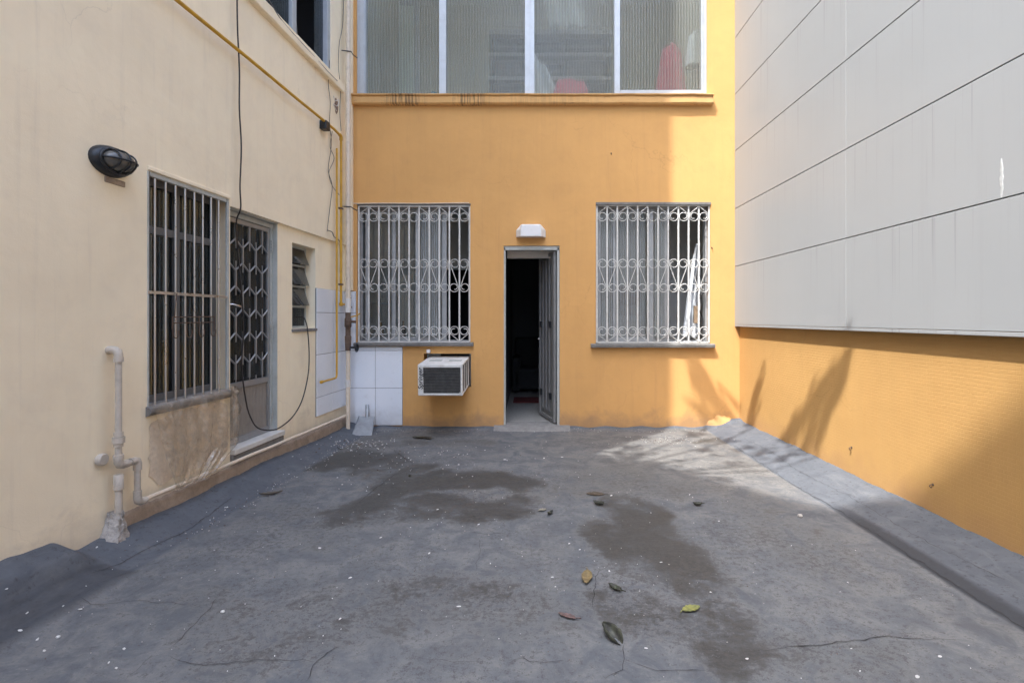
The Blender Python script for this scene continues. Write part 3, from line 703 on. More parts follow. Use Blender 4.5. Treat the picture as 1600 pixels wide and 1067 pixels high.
# rooms inside, tower end and roof
def lroom(Y0, Y1, Z0, Z1, o0, depth, mat, parent):
    mb = MB(); t = .06
    mb.lbox(Y0, Y1, Z0, Z1, -depth-t, -depth); mb.lbox(Y0-t, Y0, Z0, Z1, -depth, o0); mb.lbox(Y1, Y1+t, Z0, Z1, -depth, o0)
    mb.lbox(Y0-t, Y1+t, Z0-t, Z0, -depth, o0); mb.lbox(Y0-t, Y1+t, Z1, Z1+t, -depth, o0)
    return obj('interior_wall', mb, mat, parent)
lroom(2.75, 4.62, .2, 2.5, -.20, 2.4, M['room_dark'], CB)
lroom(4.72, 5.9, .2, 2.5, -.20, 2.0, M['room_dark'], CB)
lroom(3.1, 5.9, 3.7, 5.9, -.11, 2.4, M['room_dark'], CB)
mb = MB()
mb.lbox(YE, YE+.2, 5.9, 14.9, -5.5, -.101); mb.lbox(YE, 6.3, 14.9, 15.1, -5.5, .0); mb.lbox(6.3, 6.5, -.4, 14.9, -5.5, .0); mb.lbox(YE, 6.5, 5.9, 14.9, -5.7, -5.5)
obj('upper_storeys', mb, M['cream'], CB)
mb = MB(); mb.wall(lambda u, v, w: L(u, v, -w), -8, YE, -.4, 6.0, .2, [])
mb.lbox(-8, YE, 5.8, 6.0, -5.5, -.201); mb.lbox(-8, YE, 6.0, 6.35, -.2, 0.0)
obj('low_wing', mb, M['cream'], CB)
# corner pier, ledge, plinth
mb = MB(); mb.box(-2.18, BX(552), D-.06, D+.01, 1.62, 9); obj('corner_pier', mb, M['cream'], CB, bevel=.006)
mb = MB()
def ledg(i, j):
    Y = 3.0 + (LY(532)-3.0)*i/120; e = .004*nz(Y, j, 4, 2) + .002*nz(Y, j, 20, 2)
    pr = [(0,3.825),(.035,3.83),(.045,3.838),(.048,3.90),(.03,3.91),(.032,3.935),(.025,3.945),(-.02,3.962)]
    o, z = pr[j]; return L(Y, z+e, o+(e if j else 0))
mb.grid(ledg, 120, 7, smooth=False)
for i in (0, 120): mb.add([ledg(i, j) for j in range(8)], [tuple(range(8))])
obj('ledge', mb, M['cream'], CB)
mb = MB()
def plin(i, j):
    Y = 2.88 + (5.93-2.88)*i/150; pr = [(-.02,.19),(.006,.178),(.018,.15),(.022,.08),(.028,-.05)]
    o, z = pr[j]; e = .006*nz(Y, j, 7, 9) + .004*nz(Y, j, 28, 9)
    return L(Y, z + e*1.6*(j < 3) - .012*(Y-3)/3, o + e)
mb.grid(plin, 150, 4); obj('plinth', mb, M['rough_base'], CB)
# tiles beside the corner
cells = []
zr = [(.285,.48),(.48,.92),(.92,1.354),(1.354,1.605)]
yc = [LY(497), 5.60, 5.915, 5.985]
for a0, a1 in zip(yc[:-1], yc[1:]):
    for v0, v1 in zr: cells.append((a0, a1, v0, v1))
tiles(cells, lambda u, v, w: L(u, v, w-.028), CB)

# barred window
mb = MB()
o0, o1 = -.012, .004
mb.lbox(YW0, YW0+.012, ZW0, ZW1, o0, o1); mb.lbox(YW1-.022, YW1, ZW0-.0, ZW1, o0, o1)
mb.lbox(YW0+.018, YW1-.03, ZW1-.028, ZW1, o0, o1)
bw = obj('window', mb, M['frame_grey'], CB, bevel=.002)
mb = MB()
for p in (242.7,259.5,274.9,289.9,304.4,317.6,330.4,342.3):
    Y = LY(p); mb.tube([L(Y, ZW0-.0, -.004), L(Y, ZW1-.03, -.004)], .0068, 10)
mb.lbox(YW0+.0, YW1-.03, 1.442, 1.460, .003, .009)
obj('security_bars', mb, M['steel_bar'], bw)
mb = MB(); d0, d1 = -.135, -.10
for y in (YW0, YW0+.34, YW1-.05): mb.lbox(y, y+.05, ZW0, ZW1, d0, d1)
mb.lbox(YW0+.05, YW0+.34, ZW0, ZW0+.05, d0, d1); mb.lbox(YW0+.39, YW1-.05, ZW0, ZW0+.05, d0, d1)
for z in (1.83, ZW1-.05): mb.lbox(YW0+.05, YW0+.34, z, z+.05, d0, d1); mb.lbox(YW0+.39, YW1-.05, z, z+.05, d0, d1)
obj('sash', mb, M['sash_dark'], bw, bevel=.003)
for y0_, y1_ in ((YW0+.05, YW0+.34), (YW0+.39, YW1-.05)):
    mb = MB(); mb.lbox(y0_, y1_, ZW0+.05, 1.83, -.12, -.116); mb.lbox(y0_, y1_, 1.88, ZW1-.05, -.12, -.116); obj('pane', mb, M['ribbed_side'], bw)
mb = MB()
def csill(i, j):
    Y = YW0-.012 + (YW1-.0-YW0+.012)*i/50; e = .007*nz(Y, j, 9, 5) + .004*nz(Y, j, 35, 5)
    pr = [(-.09,ZW0+.008),(.0,ZW0+.004),(.022,ZW0-.003),(.032,ZW0-.014),(.034,ZW0-.032),(.02,ZW0-.05),(-.005,ZW0-.058)]
    o, z = pr[j]; return L(Y, z+e*.8, o+e)
mb.grid(csill, 50, 6)
for i in (0, 50): mb.add([csill(i, j) for j in range(7)], [tuple(range(7))])
obj('sill', mb, M['cement'], bw)
# plaster lip above the window
mb = MB(); mb.lbox(YW0-.0, YW1+.0, ZW1+.002, ZW1+.03, -.002, .012); obj('lintel', mb, M['cream'], bw, bevel=.005)

# aluminium door with lattice
mb = MB(); o0, o1 = -.10, -.062
mb.lbox(YD0+.004, YD0+.045, ZD0+.03, 2.085, o0, o1+.02); mb.lbox(YD1-.035, YD1-.003, ZD0+.03, 2.085, o0, o1); mb.lbox(YD0+.004, YD1-.003, 2.085, 2.125, o0, o1+.004)
obj('door_frame', mb, M['frame_grey'], CB, bevel=.003)
mb = MB(); mb.lbox(YD1-.003, YD1+.008, ZD0+.03, 2.13, -.12, -.024); obj('door_jamb', mb, M['frame_grey'], CB, bevel=.003)
mb = MB(); mb.lbox(YD0+.004, YD1+.012, 2.126, 2.2, -.12, -.024); obj('door_lintel', mb, M['frame_grey'], CB)
mb = MB(); ya, yb = YD0+.05, YD1-.04; za, zm, zt = .305, .74, 2.08; o0, o1 = -.095, -.068
mb.lbox(ya, ya+.028, za, zt, o0, o1); mb.lbox(yb-.028, yb, za, zt, o0, o1)
mb.lbox(ya+.028, yb-.028, zt-.035, zt, o0, o1); mb.lbox(ya+.028, yb-.028, za, za+.05, o0, o1); mb.lbox(ya+.028, yb-.028, zm, zm+.045, o0, o1+.003)
ad = obj('aluminium_door', mb, M['alu'], CB, bevel=.002)
mb = MB(); n = 26
for k in range(n):
    y0_ = ya+.028 + (yb-ya-.056)*k/n; y1_ = ya+.028 + (yb-ya-.056)*(k+.7)/n
    mb.lbox(y0_, y1_, za+.05, zm, -.088, -.078)
mb.lbox(ya+.028, yb-.028, za+.05, zm, -.09, -.0885)
mb.lbox((ya+yb)/2-.006, (ya+yb)/2+.006, za+.05, zm, -.0885, -.073); mb.lbox(yb-.075, yb-.066, za+.05, zm, -.0885, -.073)
obj('lower_panel', mb, M['door_panel'], ad)
mb = MB(); mb.lbox(ya+.028, yb-.028, zm+.045, zt-.035, -.092, -.088); obj('pane', mb, M['ribbed_side'], ad)
mb = MB(); oo = -.070
g0, g1 = ya+.028, yb-.028; nc = 6; cw = (g1-g0)/nc; per = .37
gz0, gz1 = zm+.045, zt-.035
def cz(z): return max(gz0, min(gz1, z))
for c in range(0, nc+1):
    Y = g0 + cw*c
    k = -1
    while True:
        z = gz0 - .10 + k*per + (per/2 if c % 2 else 0)
        if z > gz1 + per: break
        k += 1
        if 0 < c < nc:
            if cz(z-.06) < cz(z+.06): mb.lbox(Y-.008, Y+.008, cz(z-.06), cz(z+.06), oo-.004, oo+.008)
            for a_, b_ in ((z+.06, z+.135), (z-.135, z-.06)):
                if cz(a_) < cz(b_): mb.lbox(Y-.005, Y+.005, cz(a_), cz(b_), oo+.002, oo+.007)
        if c < nc:
            for sg in (1, -1):
                za_, zb_ = z + sg*.06, z + sg*(per/2-.06)
                if gz0 < min(za_, zb_) and max(za_, zb_) < gz1:
                    mb.tube([L(Y, za_, oo), L(Y+cw, zb_, oo)], .0075, 6)
                    # neighbours reach back the same way
obj('lattice_grille', mb, M['alu'], ad)
mb = MB(); p = L(ya+.012, 1.40, -.066)
mb.tube([L(ya+.012,1.40,-.068), L(ya+.012,1.40,-.02), L(ya+.11,1.385,-.02)], .008, 8); mb.tube([L(ya+.012,1.40,-.068), L(ya+.012,1.40,-.060)], .022, 12)
obj('handle', mb, M['chrome'], ad)
for z in (.47, 1.16, 1.93):
    mb = MB()
    for k in range(4): mb.tube([L(yb+.012, z-.05+k*.026, -.055), L(yb+.012, z-.05+k*.026+.022, -.055)], .0085, 8)
    obj('hinge', mb, M['frame_grey'], ad)
mb = MB(); mb.lbox(YD0+.01, YD1+.03, ZD0-.012, ZD0+.03, -.19, .035); obj('threshold', mb, M['marble'], CB, bevel=.006)
mb = MB(); mb.lbox(YD0+.0, YD1+.035, ZD0-.07, ZD0-.014, -.1, .022); obj('threshold_bed', mb, M['cement'], CB, bevel=.01)

# small louvred window
mb = MB(); f = .022; o0, o1 = -.155, -.125
mb.lbox(SY0+.002, SY0+f, SZ0, SZ1, o0, o1); mb.lbox(SY1-f-.0, SY1-.002, SZ0, SZ1, o0, o1)
for z in (SZ0, 1.40, 1.60, 1.805, SZ1-f): mb.lbox(SY0+f, SY1-f, z, z+f, o0, o1)
lw = obj('window', mb, M['frame_grey'], CB, bevel=.002)
for z0_, z1_ in ((1.425,1.60),(1.625,1.805),(1.83,SZ1-f)):
    mb = MB(); mb.hexa([L(SY0+f+.004,z0_,-.085),L(SY0+f+.004,z0_,-.080),L(SY1-f-.004,z0_,-.080),L(SY1-f-.004,z0_,-.085),L(SY0+f+.004,z1_,-.142),L(SY0+f+.004,z1_,-.137),L(SY1-f-.004,z1_,-.137),L(SY1-f-.004,z1_,-.142)])
    obj('louvre', mb, M['glass_dark'], lw)
mb = MB(); mb.lbox(SY0+f, SY1-f, SZ0+f, 1.40, -.142, -.138); obj('pane', mb, M['ribbed_side'], lw)
mb = MB(); mb.lbox(SY0-.012, SY1+.02, SZ0-.03, SZ0-.001, -.12, -.012); obj('sill', mb, M['cement'], lw, bevel=.005)

# upper window of the cream building
mb = MB(); o0, o1 = -.085, -.03
mb.lbox(UY0, UY0+.05, UZ0, UZ1, o0, o1); mb.lbox(UY1-.07, UY1-.003, UZ0, UZ1, o0, o1+.02)
mb.lbox(UY0+.05, UY1-.07, UZ0, UZ0+.035, o0, o1); mb.lbox(UY0+.05, UY1-.07, UZ1-.05, UZ1, o0, o1)
ym = LY(463); mb.lbox(ym-.03, ym+.05, UZ0+.035, UZ1-.05, o0+.005, o1+.006); mb.lbox(3.9, 3.96, UZ0+.035, UZ1-.05, o0+.005, o1+.006)
uw = obj('window', mb, M['alu_white'], CB, bevel=.003)
for y0_, y1_ in ((UY0+.05, 3.9), (3.96, ym-.03), (5.28, UY1-.07)):
    mb = MB(); mb.lbox(y0_, y1_, UZ0+.035, UZ1-.05, -.062, -.058); obj('pane', mb, M['ribbed_side'], uw)

# ------------------------------------------------------------------ right side: boundary wall and clad neighbour
mb = MB(); mb.wall(lambda u, v, w: (RX+w, u, v), -10, D-.002, -.4, 2.2, .15, [])
tag(obj('boundary_wall', mb, M['orange_mosaic'], base=(RX, 3, 0)), 'low orange boundary wall of painted mosaic under the white cladding, half sunlit', 'wall')
NB = thing('clad_building', 'neighbouring building faced with large white flat cladding panels above the orange boundary wall', 'building', (2.4, 3, 0))
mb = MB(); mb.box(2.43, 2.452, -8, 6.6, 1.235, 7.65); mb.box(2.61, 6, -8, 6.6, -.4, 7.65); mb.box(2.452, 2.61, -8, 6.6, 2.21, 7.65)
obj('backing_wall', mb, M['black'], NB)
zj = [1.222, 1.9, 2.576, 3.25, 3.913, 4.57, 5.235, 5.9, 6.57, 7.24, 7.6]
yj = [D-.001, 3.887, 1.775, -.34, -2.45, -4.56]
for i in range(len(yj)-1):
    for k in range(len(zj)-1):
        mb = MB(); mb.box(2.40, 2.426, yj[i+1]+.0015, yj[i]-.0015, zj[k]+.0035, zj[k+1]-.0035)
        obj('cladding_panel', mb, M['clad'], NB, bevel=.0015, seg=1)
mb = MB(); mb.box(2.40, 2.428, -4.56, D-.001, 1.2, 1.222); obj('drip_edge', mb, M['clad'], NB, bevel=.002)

mb = MB(); n = 22
def smear(i, j):
    t = i/n; w_ = .011*math.sin(math.pi*min(1, t*.96+.03))**.6*(1+.6*nz(t*9, 0, 1, 5))
    return (2.3985 if j in (1, 2) else 2.4005, 2.605 + (-w_, -w_*.7, w_*.7, w_)[j] + .004*nz(t*6, 3, 1, 5), 1.905 + .20*t)
mb.grid(smear, 3, n) if False else mb.add([smear(i, j) for i in range(n+1) for j in range(4)], [(4*i+j, 4*i+j+1, 4*i+j+5, 4*i+j+4) for i in range(n) for j in range(3)])
obj('paint_smear', mb, simple('dried_white_drip', (.43,.44,.44), .7, var=.2, scale=30), NB)

# ------------------------------------------------------------------ apartment block and an added shading block, unseen behind the camera
SD = Vector((.954, 1.0, -2.29))             # travel of the sunlight
T = 8.0
cx, cy = RX - .05 - SD.x*T, 3.45 - SD.y*T; Hh = .1 - SD.z*T
poly = [(cx, cy), (cx+.72*2, cy-2), (cx-2.5, cy-5), (cx-6, cy-1.5), (cx-2.5, cy+2.05), (cx-.95, cy+.62), (cx-.42, cy-.02)]
RB = thing('apartment_block', 'tall beige apartment block standing behind the viewer and shading the terrace', 'building', (cx, cy, 0))
def prism(poly, z0, z1, mb):
    n = len(poly)
    mb.add([(x,y,z0) for x,y in poly] + [(x,y,z1) for x,y in poly], [tuple(reversed(range(n))), tuple(range(n,2*n))] + [(i,(i+1)%n,n+(i+1)%n,n+i) for i in range(n)])
mb = MB(); prism(poly, -.4, Hh-.4, mb); obj('wall', mb, M['cream'], RB)
mb = MB(); prism(poly, Hh-.398, Hh, mb); obj('parapet', mb, M['cement'], RB)

SB = thing('added_shade_block', 'orange block added unseen behind the viewer to shade the near right side', 'building', (1.7, -1.8, 0))  # unseen block added to darken the near right floor and wall
mb = MB(); mb.box(1.25, 2.39, -3.0, -.8, -.3, 4.4); obj('wall', mb, M['orange'], SB)
mb = MB(); mb.box(1.17, 2.39, -3.08, -.72, 4.402, 4.5); obj('roof', mb, M['cement'], SB)

# ------------------------------------------------------------------ sun, sky, camera
sun = bpy.data.lights.new('sun', 'SUN'); sun.energy = 2.0; sun.angle = R(.5); sun.color = (1, .975, .94)
so = link('sun', sun); so.rotation_euler = SD.to_track_quat('-Z', 'Y').to_euler(); so.location = (-8, -8, 20)
w = bpy.data.worlds.new('World'); SC.world = w; w.use_nodes = True
bg = w.node_tree.nodes['Background']; sk = w.node_tree.nodes.new('ShaderNodeTexSky'); sk.sky_type = 'NISHITA'; sk.sun_disc = False
sk.sun_elevation = math.asin(-SD.z/SD.length); sk.sun_rotation = math.atan2(-SD.x, -SD.y)
sk.dust_density = 9.5; sk.air_density = 1.5; sk.ozone_density = 10.0
w.node_tree.links.new(sk.outputs[0], bg.inputs[0]); bg.inputs[1].default_value = .15
cam = bpy.data.cameras.new('camera'); cam.sensor_width = 36; cam.lens = 18.0; cam.shift_x = -28/1600; cam.shift_y = -35.5/1600; cam.clip_end = 500; cam.clip_start = .05
co = link('camera', cam); co.location = (0, 0, H); co.rotation_euler = (R(90), 0, 0); SC.camera = co
SC.view_settings.view_transform = 'Standard'; SC.view_settings.look = 'None'; SC.view_settings.gamma = 1; SC.view_settings.exposure = 2.1
SC.render.engine = 'CYCLES'; SC.cycles.max_bounces = 10; SC.cycles.diffuse_bounces = 5; SC.cycles.transparent_max_bounces = 16
SC.cycles.use_denoising = True
# ------------------------------------------------------------------ window air conditioner
acx = BX(700.8); AT = Matrix.Translation((acx, D, BZ(603))) @ Matrix.Rotation(R(3.4), 4, 'X')
ac = thing('air_conditioner', 'small white window air conditioner with grimy black grille, tilted out of the orange wall', 'air conditioner', (0,0,0))
ac.matrix_world = AT
def lob(name, mb, mat, parent, **k): return obj(name, mb, mat, parent, local=True, **k)
AW, AD, AH = .475, .545, .335
hw = AW/2
mb = MB(); f = .018
mb.box(-hw, hw, -AD, .15, AH-f, AH); mb.box(-hw, hw, -AD, .15, 0, f)
mb.box(-hw, -hw+f, -AD, .15, f, AH-f)
mb.box(hw-f, hw, -AD, -AD+.045, f, AH-f); mb.box(hw-f, hw, -.03, .15, f, AH-f)
for y in (-.36, -.2): mb.box(hw-f, hw, y-.010, y+.010, f, AH-f)
casing = lob('casing', mb, M['ac_white'], ac, bevel=.006)
mb = MB(); mb.box(-hw+f, hw-f-.03, -AD+.05, .14, f, AH-f); lob('coil', mb, M['black'], ac)
mb = MB()
for k in range(17): mb.box(-hw+.055, hw-.02, -AD+.006, -AD+.032, .036+k*.0165, .036+k*.0165+.0085)
lob('front_grille', mb, M['ac_fin'], ac)
mb = MB(); mb.box(-hw+.0005, -hw+.056, -AD-.004, -AD+.02, .012, AH-.012); mb.box(hw-.021, hw-.0005, -AD-.002, -AD+.02, .012, AH-.012)
mb.box(-hw+.056, hw-.021, -AD-.002, -AD+.02, AH-.034, AH-.006); mb.box(-hw+.056, hw-.021, -AD-.002, -AD+.02, .006, .024)
lob('front_frame', mb, M['ac_white'], ac, bevel=.003)
mb = MB()
for k in range(5): 
    for y in (-.43, -.28, -.105): mb.box(hw-.016, hw-.004, y-.05+k*.022, y-.05+k*.022+.01, .03, AH-.03)
lob('side_vent', mb, M['ac_fin'], ac)
for x, y in ((-.10,-.24), (.12,-.24)):
    mb = MB()
    for k in range(7): mb.box(x-.07, x+.07, y-.06+k*.018, y-.06+k*.018+.008, AH-.001, AH+.0015)
    lob('top_vent', mb, M['frame_grey'], ac)
def text(name, body, size, mat, parent, mtx, bold=.0):
    cu = bpy.data.curves.new(name, 'FONT'); cu.body = body; cu.size = size; cu.extrude = .0006; cu.offset = bold; cu.align_x = 'CENTER'; cu.align_y = 'CENTER'; cu.shear = .18
    tmp = bpy.data.objects.new('tmp', cu); COL.objects.link(tmp); bpy.context.view_layer.update()
    me = bpy.data.meshes.new_from_object(tmp.evaluated_get(bpy.context.evaluated_depsgraph_get())); bpy.data.objects.remove(tmp)
    me.materials.clear(); me.materials.append(mat)
    o = link(name, me, parent); o.matrix_local = mtx; return o
text('lettering', 'Springer', .068, M['ink'], ac, Matrix.Translation((-hw+.029, -AD-.0052, AH*.55)) @ Matrix.Rotation(R(90), 4, 'X') @ Matrix.Rotation(R(90), 4, 'Z'), .0012)
mb = MB(); mb.box(BX(667.5), BX(673), D-.045, D-.0, BZ(551), BZ(546))
tag(obj('wall_bracket', mb, M['white_plastic'], base=(BX(670), D, BZ(551)), bevel=.004), 'tiny white bracket on the orange wall above the air conditioner', 'bracket')

# ------------------------------------------------------------------ lamps
wlx, wlz = BX(829.5), BZ(363)
wl_ = thing('wall_lamp', 'white faceted plastic wall lamp above the open doorway', 'wall lamp', (wlx, D, wlz))
mb = MB(); bx = .178; bz = .079; fx_ = .118; fz = .068; dp = .125
mb.hexa([(-bx,-.012,-bz),(bx,-.012,-bz),(bx,-.012,bz*.25),(-bx,-.012,bz*.25)] + [(-fx_,-.012,bz),(fx_,-.012,bz),(fx_,-.012,bz),(-fx_,-.012,bz)]) if False else None
V = [(-.175,-.012,-.066),(.175,-.012,-.066),(.175,-.012,.018),(.122,-.012,.082),(-.122,-.012,.082),(-.175,-.012,.018)]
W_ = [(-.118,-dp,-.068),(.118,-dp,-.068),(.118,-dp,.010),(.108,-dp,.070),(-.108,-dp,.070),(-.118,-dp,.010)]
mb.add(V+W_, [(0,1,2,3,4,5),(11,10,9,8,7,6)] + [(i,(i+1)%6,6+(i+1)%6,6+i) for i in range(6)])
lob('shade', mb, M['white_plastic'], wl_, bevel=.006)
mb = MB(); mb.box(-.13,.13,-.012,.0,-.05,.06); lob('base_plate', mb, M['frame_grey'], wl_, bevel=.003)

bl = L(2.835, 2.158)
bk = thing('bulkhead_lamp', 'black oval caged bulkhead lamp on the cream wall near the barred window', 'wall lamp', bl)
ang = math.atan2(1, K) - math.pi/2
bk.rotation_euler = (0, 0, -math.atan(K))
def oval(o, a, b, n=28): return [(o, a*math.cos(2*math.pi*k/n), b*math.sin(2*math.pi*k/n)) for k in range(n)]
def loft(rings, mb, cap=True):
    n = len(rings[0]); vs = [p for r in rings for p in r]
    mb.add(vs, [(i*n+k, i*n+(k+1)%n, (i+1)*n+(k+1)%n, (i+1)*n+k) for i in range(len(rings)-1) for k in range(n)], 0, True)
    if cap: mb.add(rings[-1], [tuple(range(n))], 0, True)
mb = MB(); loft([oval(.0,.128,.084), oval(.022,.126,.082), oval(.040,.112,.07), oval(.048,.10,.06)], mb); lob('base', mb, M['black_iron'], bk)
m_, t_, b_ = newmat('dusty_lamp_glass'); b_.inputs['Base Color'].default_value = (.10,.10,.095,1); b_.inputs['Roughness'].default_value = .3; b_.inputs['Coat Weight'].default_value = .4
mb = MB(); loft([oval(.046+.072*math.sin(a), .092*math.cos(a)+.002, .054*math.cos(a)+.002) for a in [k*math.pi/2/10 for k in range(10)]], mb); lob('lamp_glass', mb, m_, bk)
mb = MB()
def cage(a): return (.046+.082*math.sin(a), math.cos(a))
for b in (-.05, .0, .05):
    s = math.sqrt(1-(b/.1)**2)
    mb.tube([(.046+.082*s*math.sin(math.pi*k/16), b, .062*s*math.cos(math.pi*k/16)) for k in range(17)], .005, 6)
mb.tube([(.046+.083*math.sin(math.pi*k/18), .102*math.cos(math.pi*k/18), 0) for k in range(19)], .005, 6)
mb.tube(oval(.05,.104,.064), .008, 6, closed=True)
lob('cage', mb, M['black_iron'], bk)
mb = MB(); mb.box(-.003,.006,-.03,.10,-.118,-.085); lob('mortar_dab', mb, M['rough_base'], bk, bevel=.004)

# ------------------------------------------------------------------ pipes on the cream wall
cp = L(LY(156,.03), BZ(720, LY(156,.03)))
pc = thing('pipe_cap', 'round cream pipe stub with end cap, sticking out low on the cream wall', 'pipe stub', cp)
mb = MB(); nv = Vector((1,-K,0)).normalized(); o0 = cp
mb.tube([L(2.774,cp.z,-.01), L(2.774,cp.z,.02)], .029, 16); obj('pipe', mb, M['pvc'], pc)
mb = MB(); mb.tube([L(2.774,cp.z,.006), L(2.774,cp.z,.026), L(2.774,cp.z,.031)], [.033,.033,.027], 18); obj('cap', mb, M['pvc'], pc)
YR = 2.829; OR = .06; YR2 = 2.955
def arc(c, u, v, r, n=6, a0=0, a1=math.pi/2): return [Vector(c) + Vector(u)*r*math.cos(a0+(a1-a0)*k/n) + Vector(v)*r*math.sin(a0+(a1-a0)*k/n) for k in range(n+1)]
dp_ = thing('drain_pipe', 'thick cream painted pipe with elbows climbing the cream wall left of the barred window', 'pipe', L(YR, .2))
mb = MB(); mb.tube([L(YR, 1.10, OR), L(YR, .5, OR)], .0165, 14); obj('riser', mb, M['pvc'], dp_)
mb = MB(); mb.tube([L(YR,1.118,-.01), L(YR,1.118,.02), L(YR,1.116,.042), L(YR,1.106,.056), L(YR,1.09,OR), L(YR,1.065,OR)], .0215, 14); mb.tube([L(YR,1.078,OR), L(YR,1.052,OR)], .024, 14); obj('elbow', mb, M['pvc'], dp_)
mb = MB(); mb.tube([L(YR,.665,OR), L(YR,.64,OR)], .0225, 14); mb.tube([L(YR,.638,OR), L(YR,.605,OR)], .030, 10); mb.tube([L(YR,.603,OR), L(YR,.585,OR)], .023, 14); obj('coupling', mb, M['pvc'], dp_)
mb = MB(); mb.tube([L(YR,.535,OR), L(YR,.50,OR), L(YR+.008,.485,OR), L(YR+.03,.478,OR), L(YR+.06,.478,OR)], .0225, 14); mb.tube([L(YR,.54,OR), L(YR,.515,OR)], .025, 14); obj('elbow', mb, M['pvc'], dp_)
mb = MB(); mb.tube([L(YR+.04,.478,OR), L(YR2-.03,.478,OR)], .0165, 14); obj('connector', mb, M['pvc'], dp_)
mb = MB(); mb.tube([L(YR2-.05,.478,OR), L(YR2-.02,.478,OR), L(YR2-.005,.472,OR), L(YR2,.455,OR), L(YR2,.42,OR)], .0215, 14); obj('elbow', mb, M['pvc'], dp_)
mb = MB(); mb.tube([L(YR2,.43,OR), L(YR2,.27,OR)], .0165, 14); obj('drop', mb, M['pvc'], dp_)
mb = MB(); mb.tube([L(YR2,.30,OR), L(YR2,.258,OR), L(YR2+.006,.240,OR), L(YR2+.022,.23,OR), L(YR2+.055,.228,OR)], .0215, 14); obj('elbow', mb, M['pvc'], dp_)
mb = MB(); mb.tube([L(YR2+.03+(5.86-YR2-.03)*k/24, .228-.034*k/24+.004*nz(k,0,.4,3), .052) for k in range(25)], .0135, 12); obj('wall_run', mb, M['pvc_cream'], dp_)
sp = thing('capped_stub', 'short capped pipe standing in the mortar mound beside the drain pipe', 'pipe stub', L(YR, .12))
mb = MB(); mb.tube([L(YR+.012,.10,.05), L(YR+.012,.36,.05)], .018, 14); obj('pipe', mb, M['pvc'], sp)
mb = MB(); mb.tube([L(YR+.012,.345,.05), L(YR+.012,.425,.05), L(YR+.012,.43,.05)], [.024,.024,.017], 14); obj('cap', mb, M['pvc'], sp)
mb = MB()
def mound(i, j):
    a = math.pi*i/32; t = j/18; sh = (1-t)**1.6
    Y = YR+.012 + (.026 + .085*sh)*math.cos(a)*(1+.25*nz(i*.25, t*3, 1, 2)) + .01*nz(i*.6, t*6, 1, 21)
    o = .003 + (.070 + .025*sh)*math.sin(a)*(1+.28*nz(i*.25, t*4, 1, 7)) + .012*nz(i*.7, t*8, 1, 17)*math.sin(a)
    return L(Y, .02 + .20*t + .03*t*nz(i*.35, 1, 1, 9), max(.002, o))
mb.grid(mound, 32, 18); mb.add([mound(i, 18) for i in range(33)], [tuple(range(33))])
M['mortar'] = simple('pale_rough_mortar', (.44,.41,.375), .95, var=.25, scale=16, bump=.9, bscale=60, bdist=.02, dirt=(.2,.19,.18))
obj('mortar_mound', mb, M['mortar'], CB)

gp = thing('gas_pipe', 'yellow gas pipe running across the cream wall and down to the tiles', 'pipe', L(5.6, .65))
ypts = [L(Y, 3.322 + .01*nz(Y,0,.8,1), .05) for Y in [2.0+.25*k for k in range(15)]] + [L(5.63,3.312,.05), L(5.66,3.302,.05), L(5.672,3.28,.05), L(5.672,3.2,.05)]
YG = 5.672
mb = MB(); mb.tube(ypts + [L(YG, z, .05) for z in (2.6, 2.0, 1.45)] , .0135, 10); obj('main_run', mb, M['yellow'], gp)
mb = MB(); mb.tube([L(YG-.035,3.312,.05), L(YG-.012,3.31,.05), L(YG,3.295,.05), L(YG,3.262,.05)], .019, 10); obj('elbow', mb, M['yellow'], gp)
mb = MB(); mb.tube([L(YG,1.47,.05), L(YG,1.43,.05)], .02, 10); mb.tube([L(YG-.03,1.45,.05), L(YG+.06,1.45,.06)], .012, 8); obj('valve', mb, M['yellow'], gp)
for z in (1.66, 2.5):
    mb = MB(); mb.lbox(YG-.025, YG+.025, z, z+.018, .03, .066); obj('clip', mb, M['rust'], gp)
gs = thing('branch_gas_pipe', 'thin yellow gas pipe beside the long one, bending left over the white tiles', 'pipe', L(5.6, .65))
mb = MB(); yb_ = 5.60
mb.tube([L(yb_, z, .035) for z in (3.15, 2.4, 1.6, .70)] + [L(yb_-.004,.665,.035), L(yb_-.02,.648,.035), L(yb_-.05,.645,.035), L(5.26,.642,.035)], .011, 10); obj('pipe', mb, M['yellow'], gs)
mb = MB(); mb.tube([L(5.275,.642,.035), L(5.235,.642,.035)], .016, 8); obj('end_cap', mb, M['yellow'], gs)
bb = MB(); p = L(5.30, 3.30, .0); bb.lbox(5.27, 5.36, 3.245, 3.335, .0, .075)
tag(obj('junction_box', bb, M['black_iron'], base=p, bevel=.008), 'small dark junction box on the cream wall under the yellow gas pipe', 'junction box')

YP = 5.80; OP = .075
dn = thing('downpipe', 'cream plastic downpipe standing in the corner between the cream and orange buildings', 'downpipe', L(YP, .1))
mb = MB(); mb.tube([L(YP, z, OP) for z in (9, 6, 3, 1.42)], .027, 14); obj('upper_pipe', mb, M['pvc_cream'], dn)
mb = MB(); mb.tube([L(YP,1.52,OP), L(YP,1.36,OP)], .033, 14); mb.tube([L(YP,1.40,OP), L(YP,1.37,OP)], .030, 14); obj('coupling', mb, M['pvc_white'], dn)
mb = MB(); mb.tube([L(YP,1.36,OP), L(YP,1.30,OP), L(YP,1.29,OP), L(YP,1.20,OP), L(YP,1.19,OP), L(YP,1.10,OP), L(YP,1.09,OP), L(YP,.93,OP)], [.030,.030,.038,.038,.029,.029,.036,.030], 12)
mb.tube([L(YP,1.26,OP), L(YP,1.255,OP+.09)], .016, 8); obj('valve_body', mb, M['rust'], dn)
mb = MB()
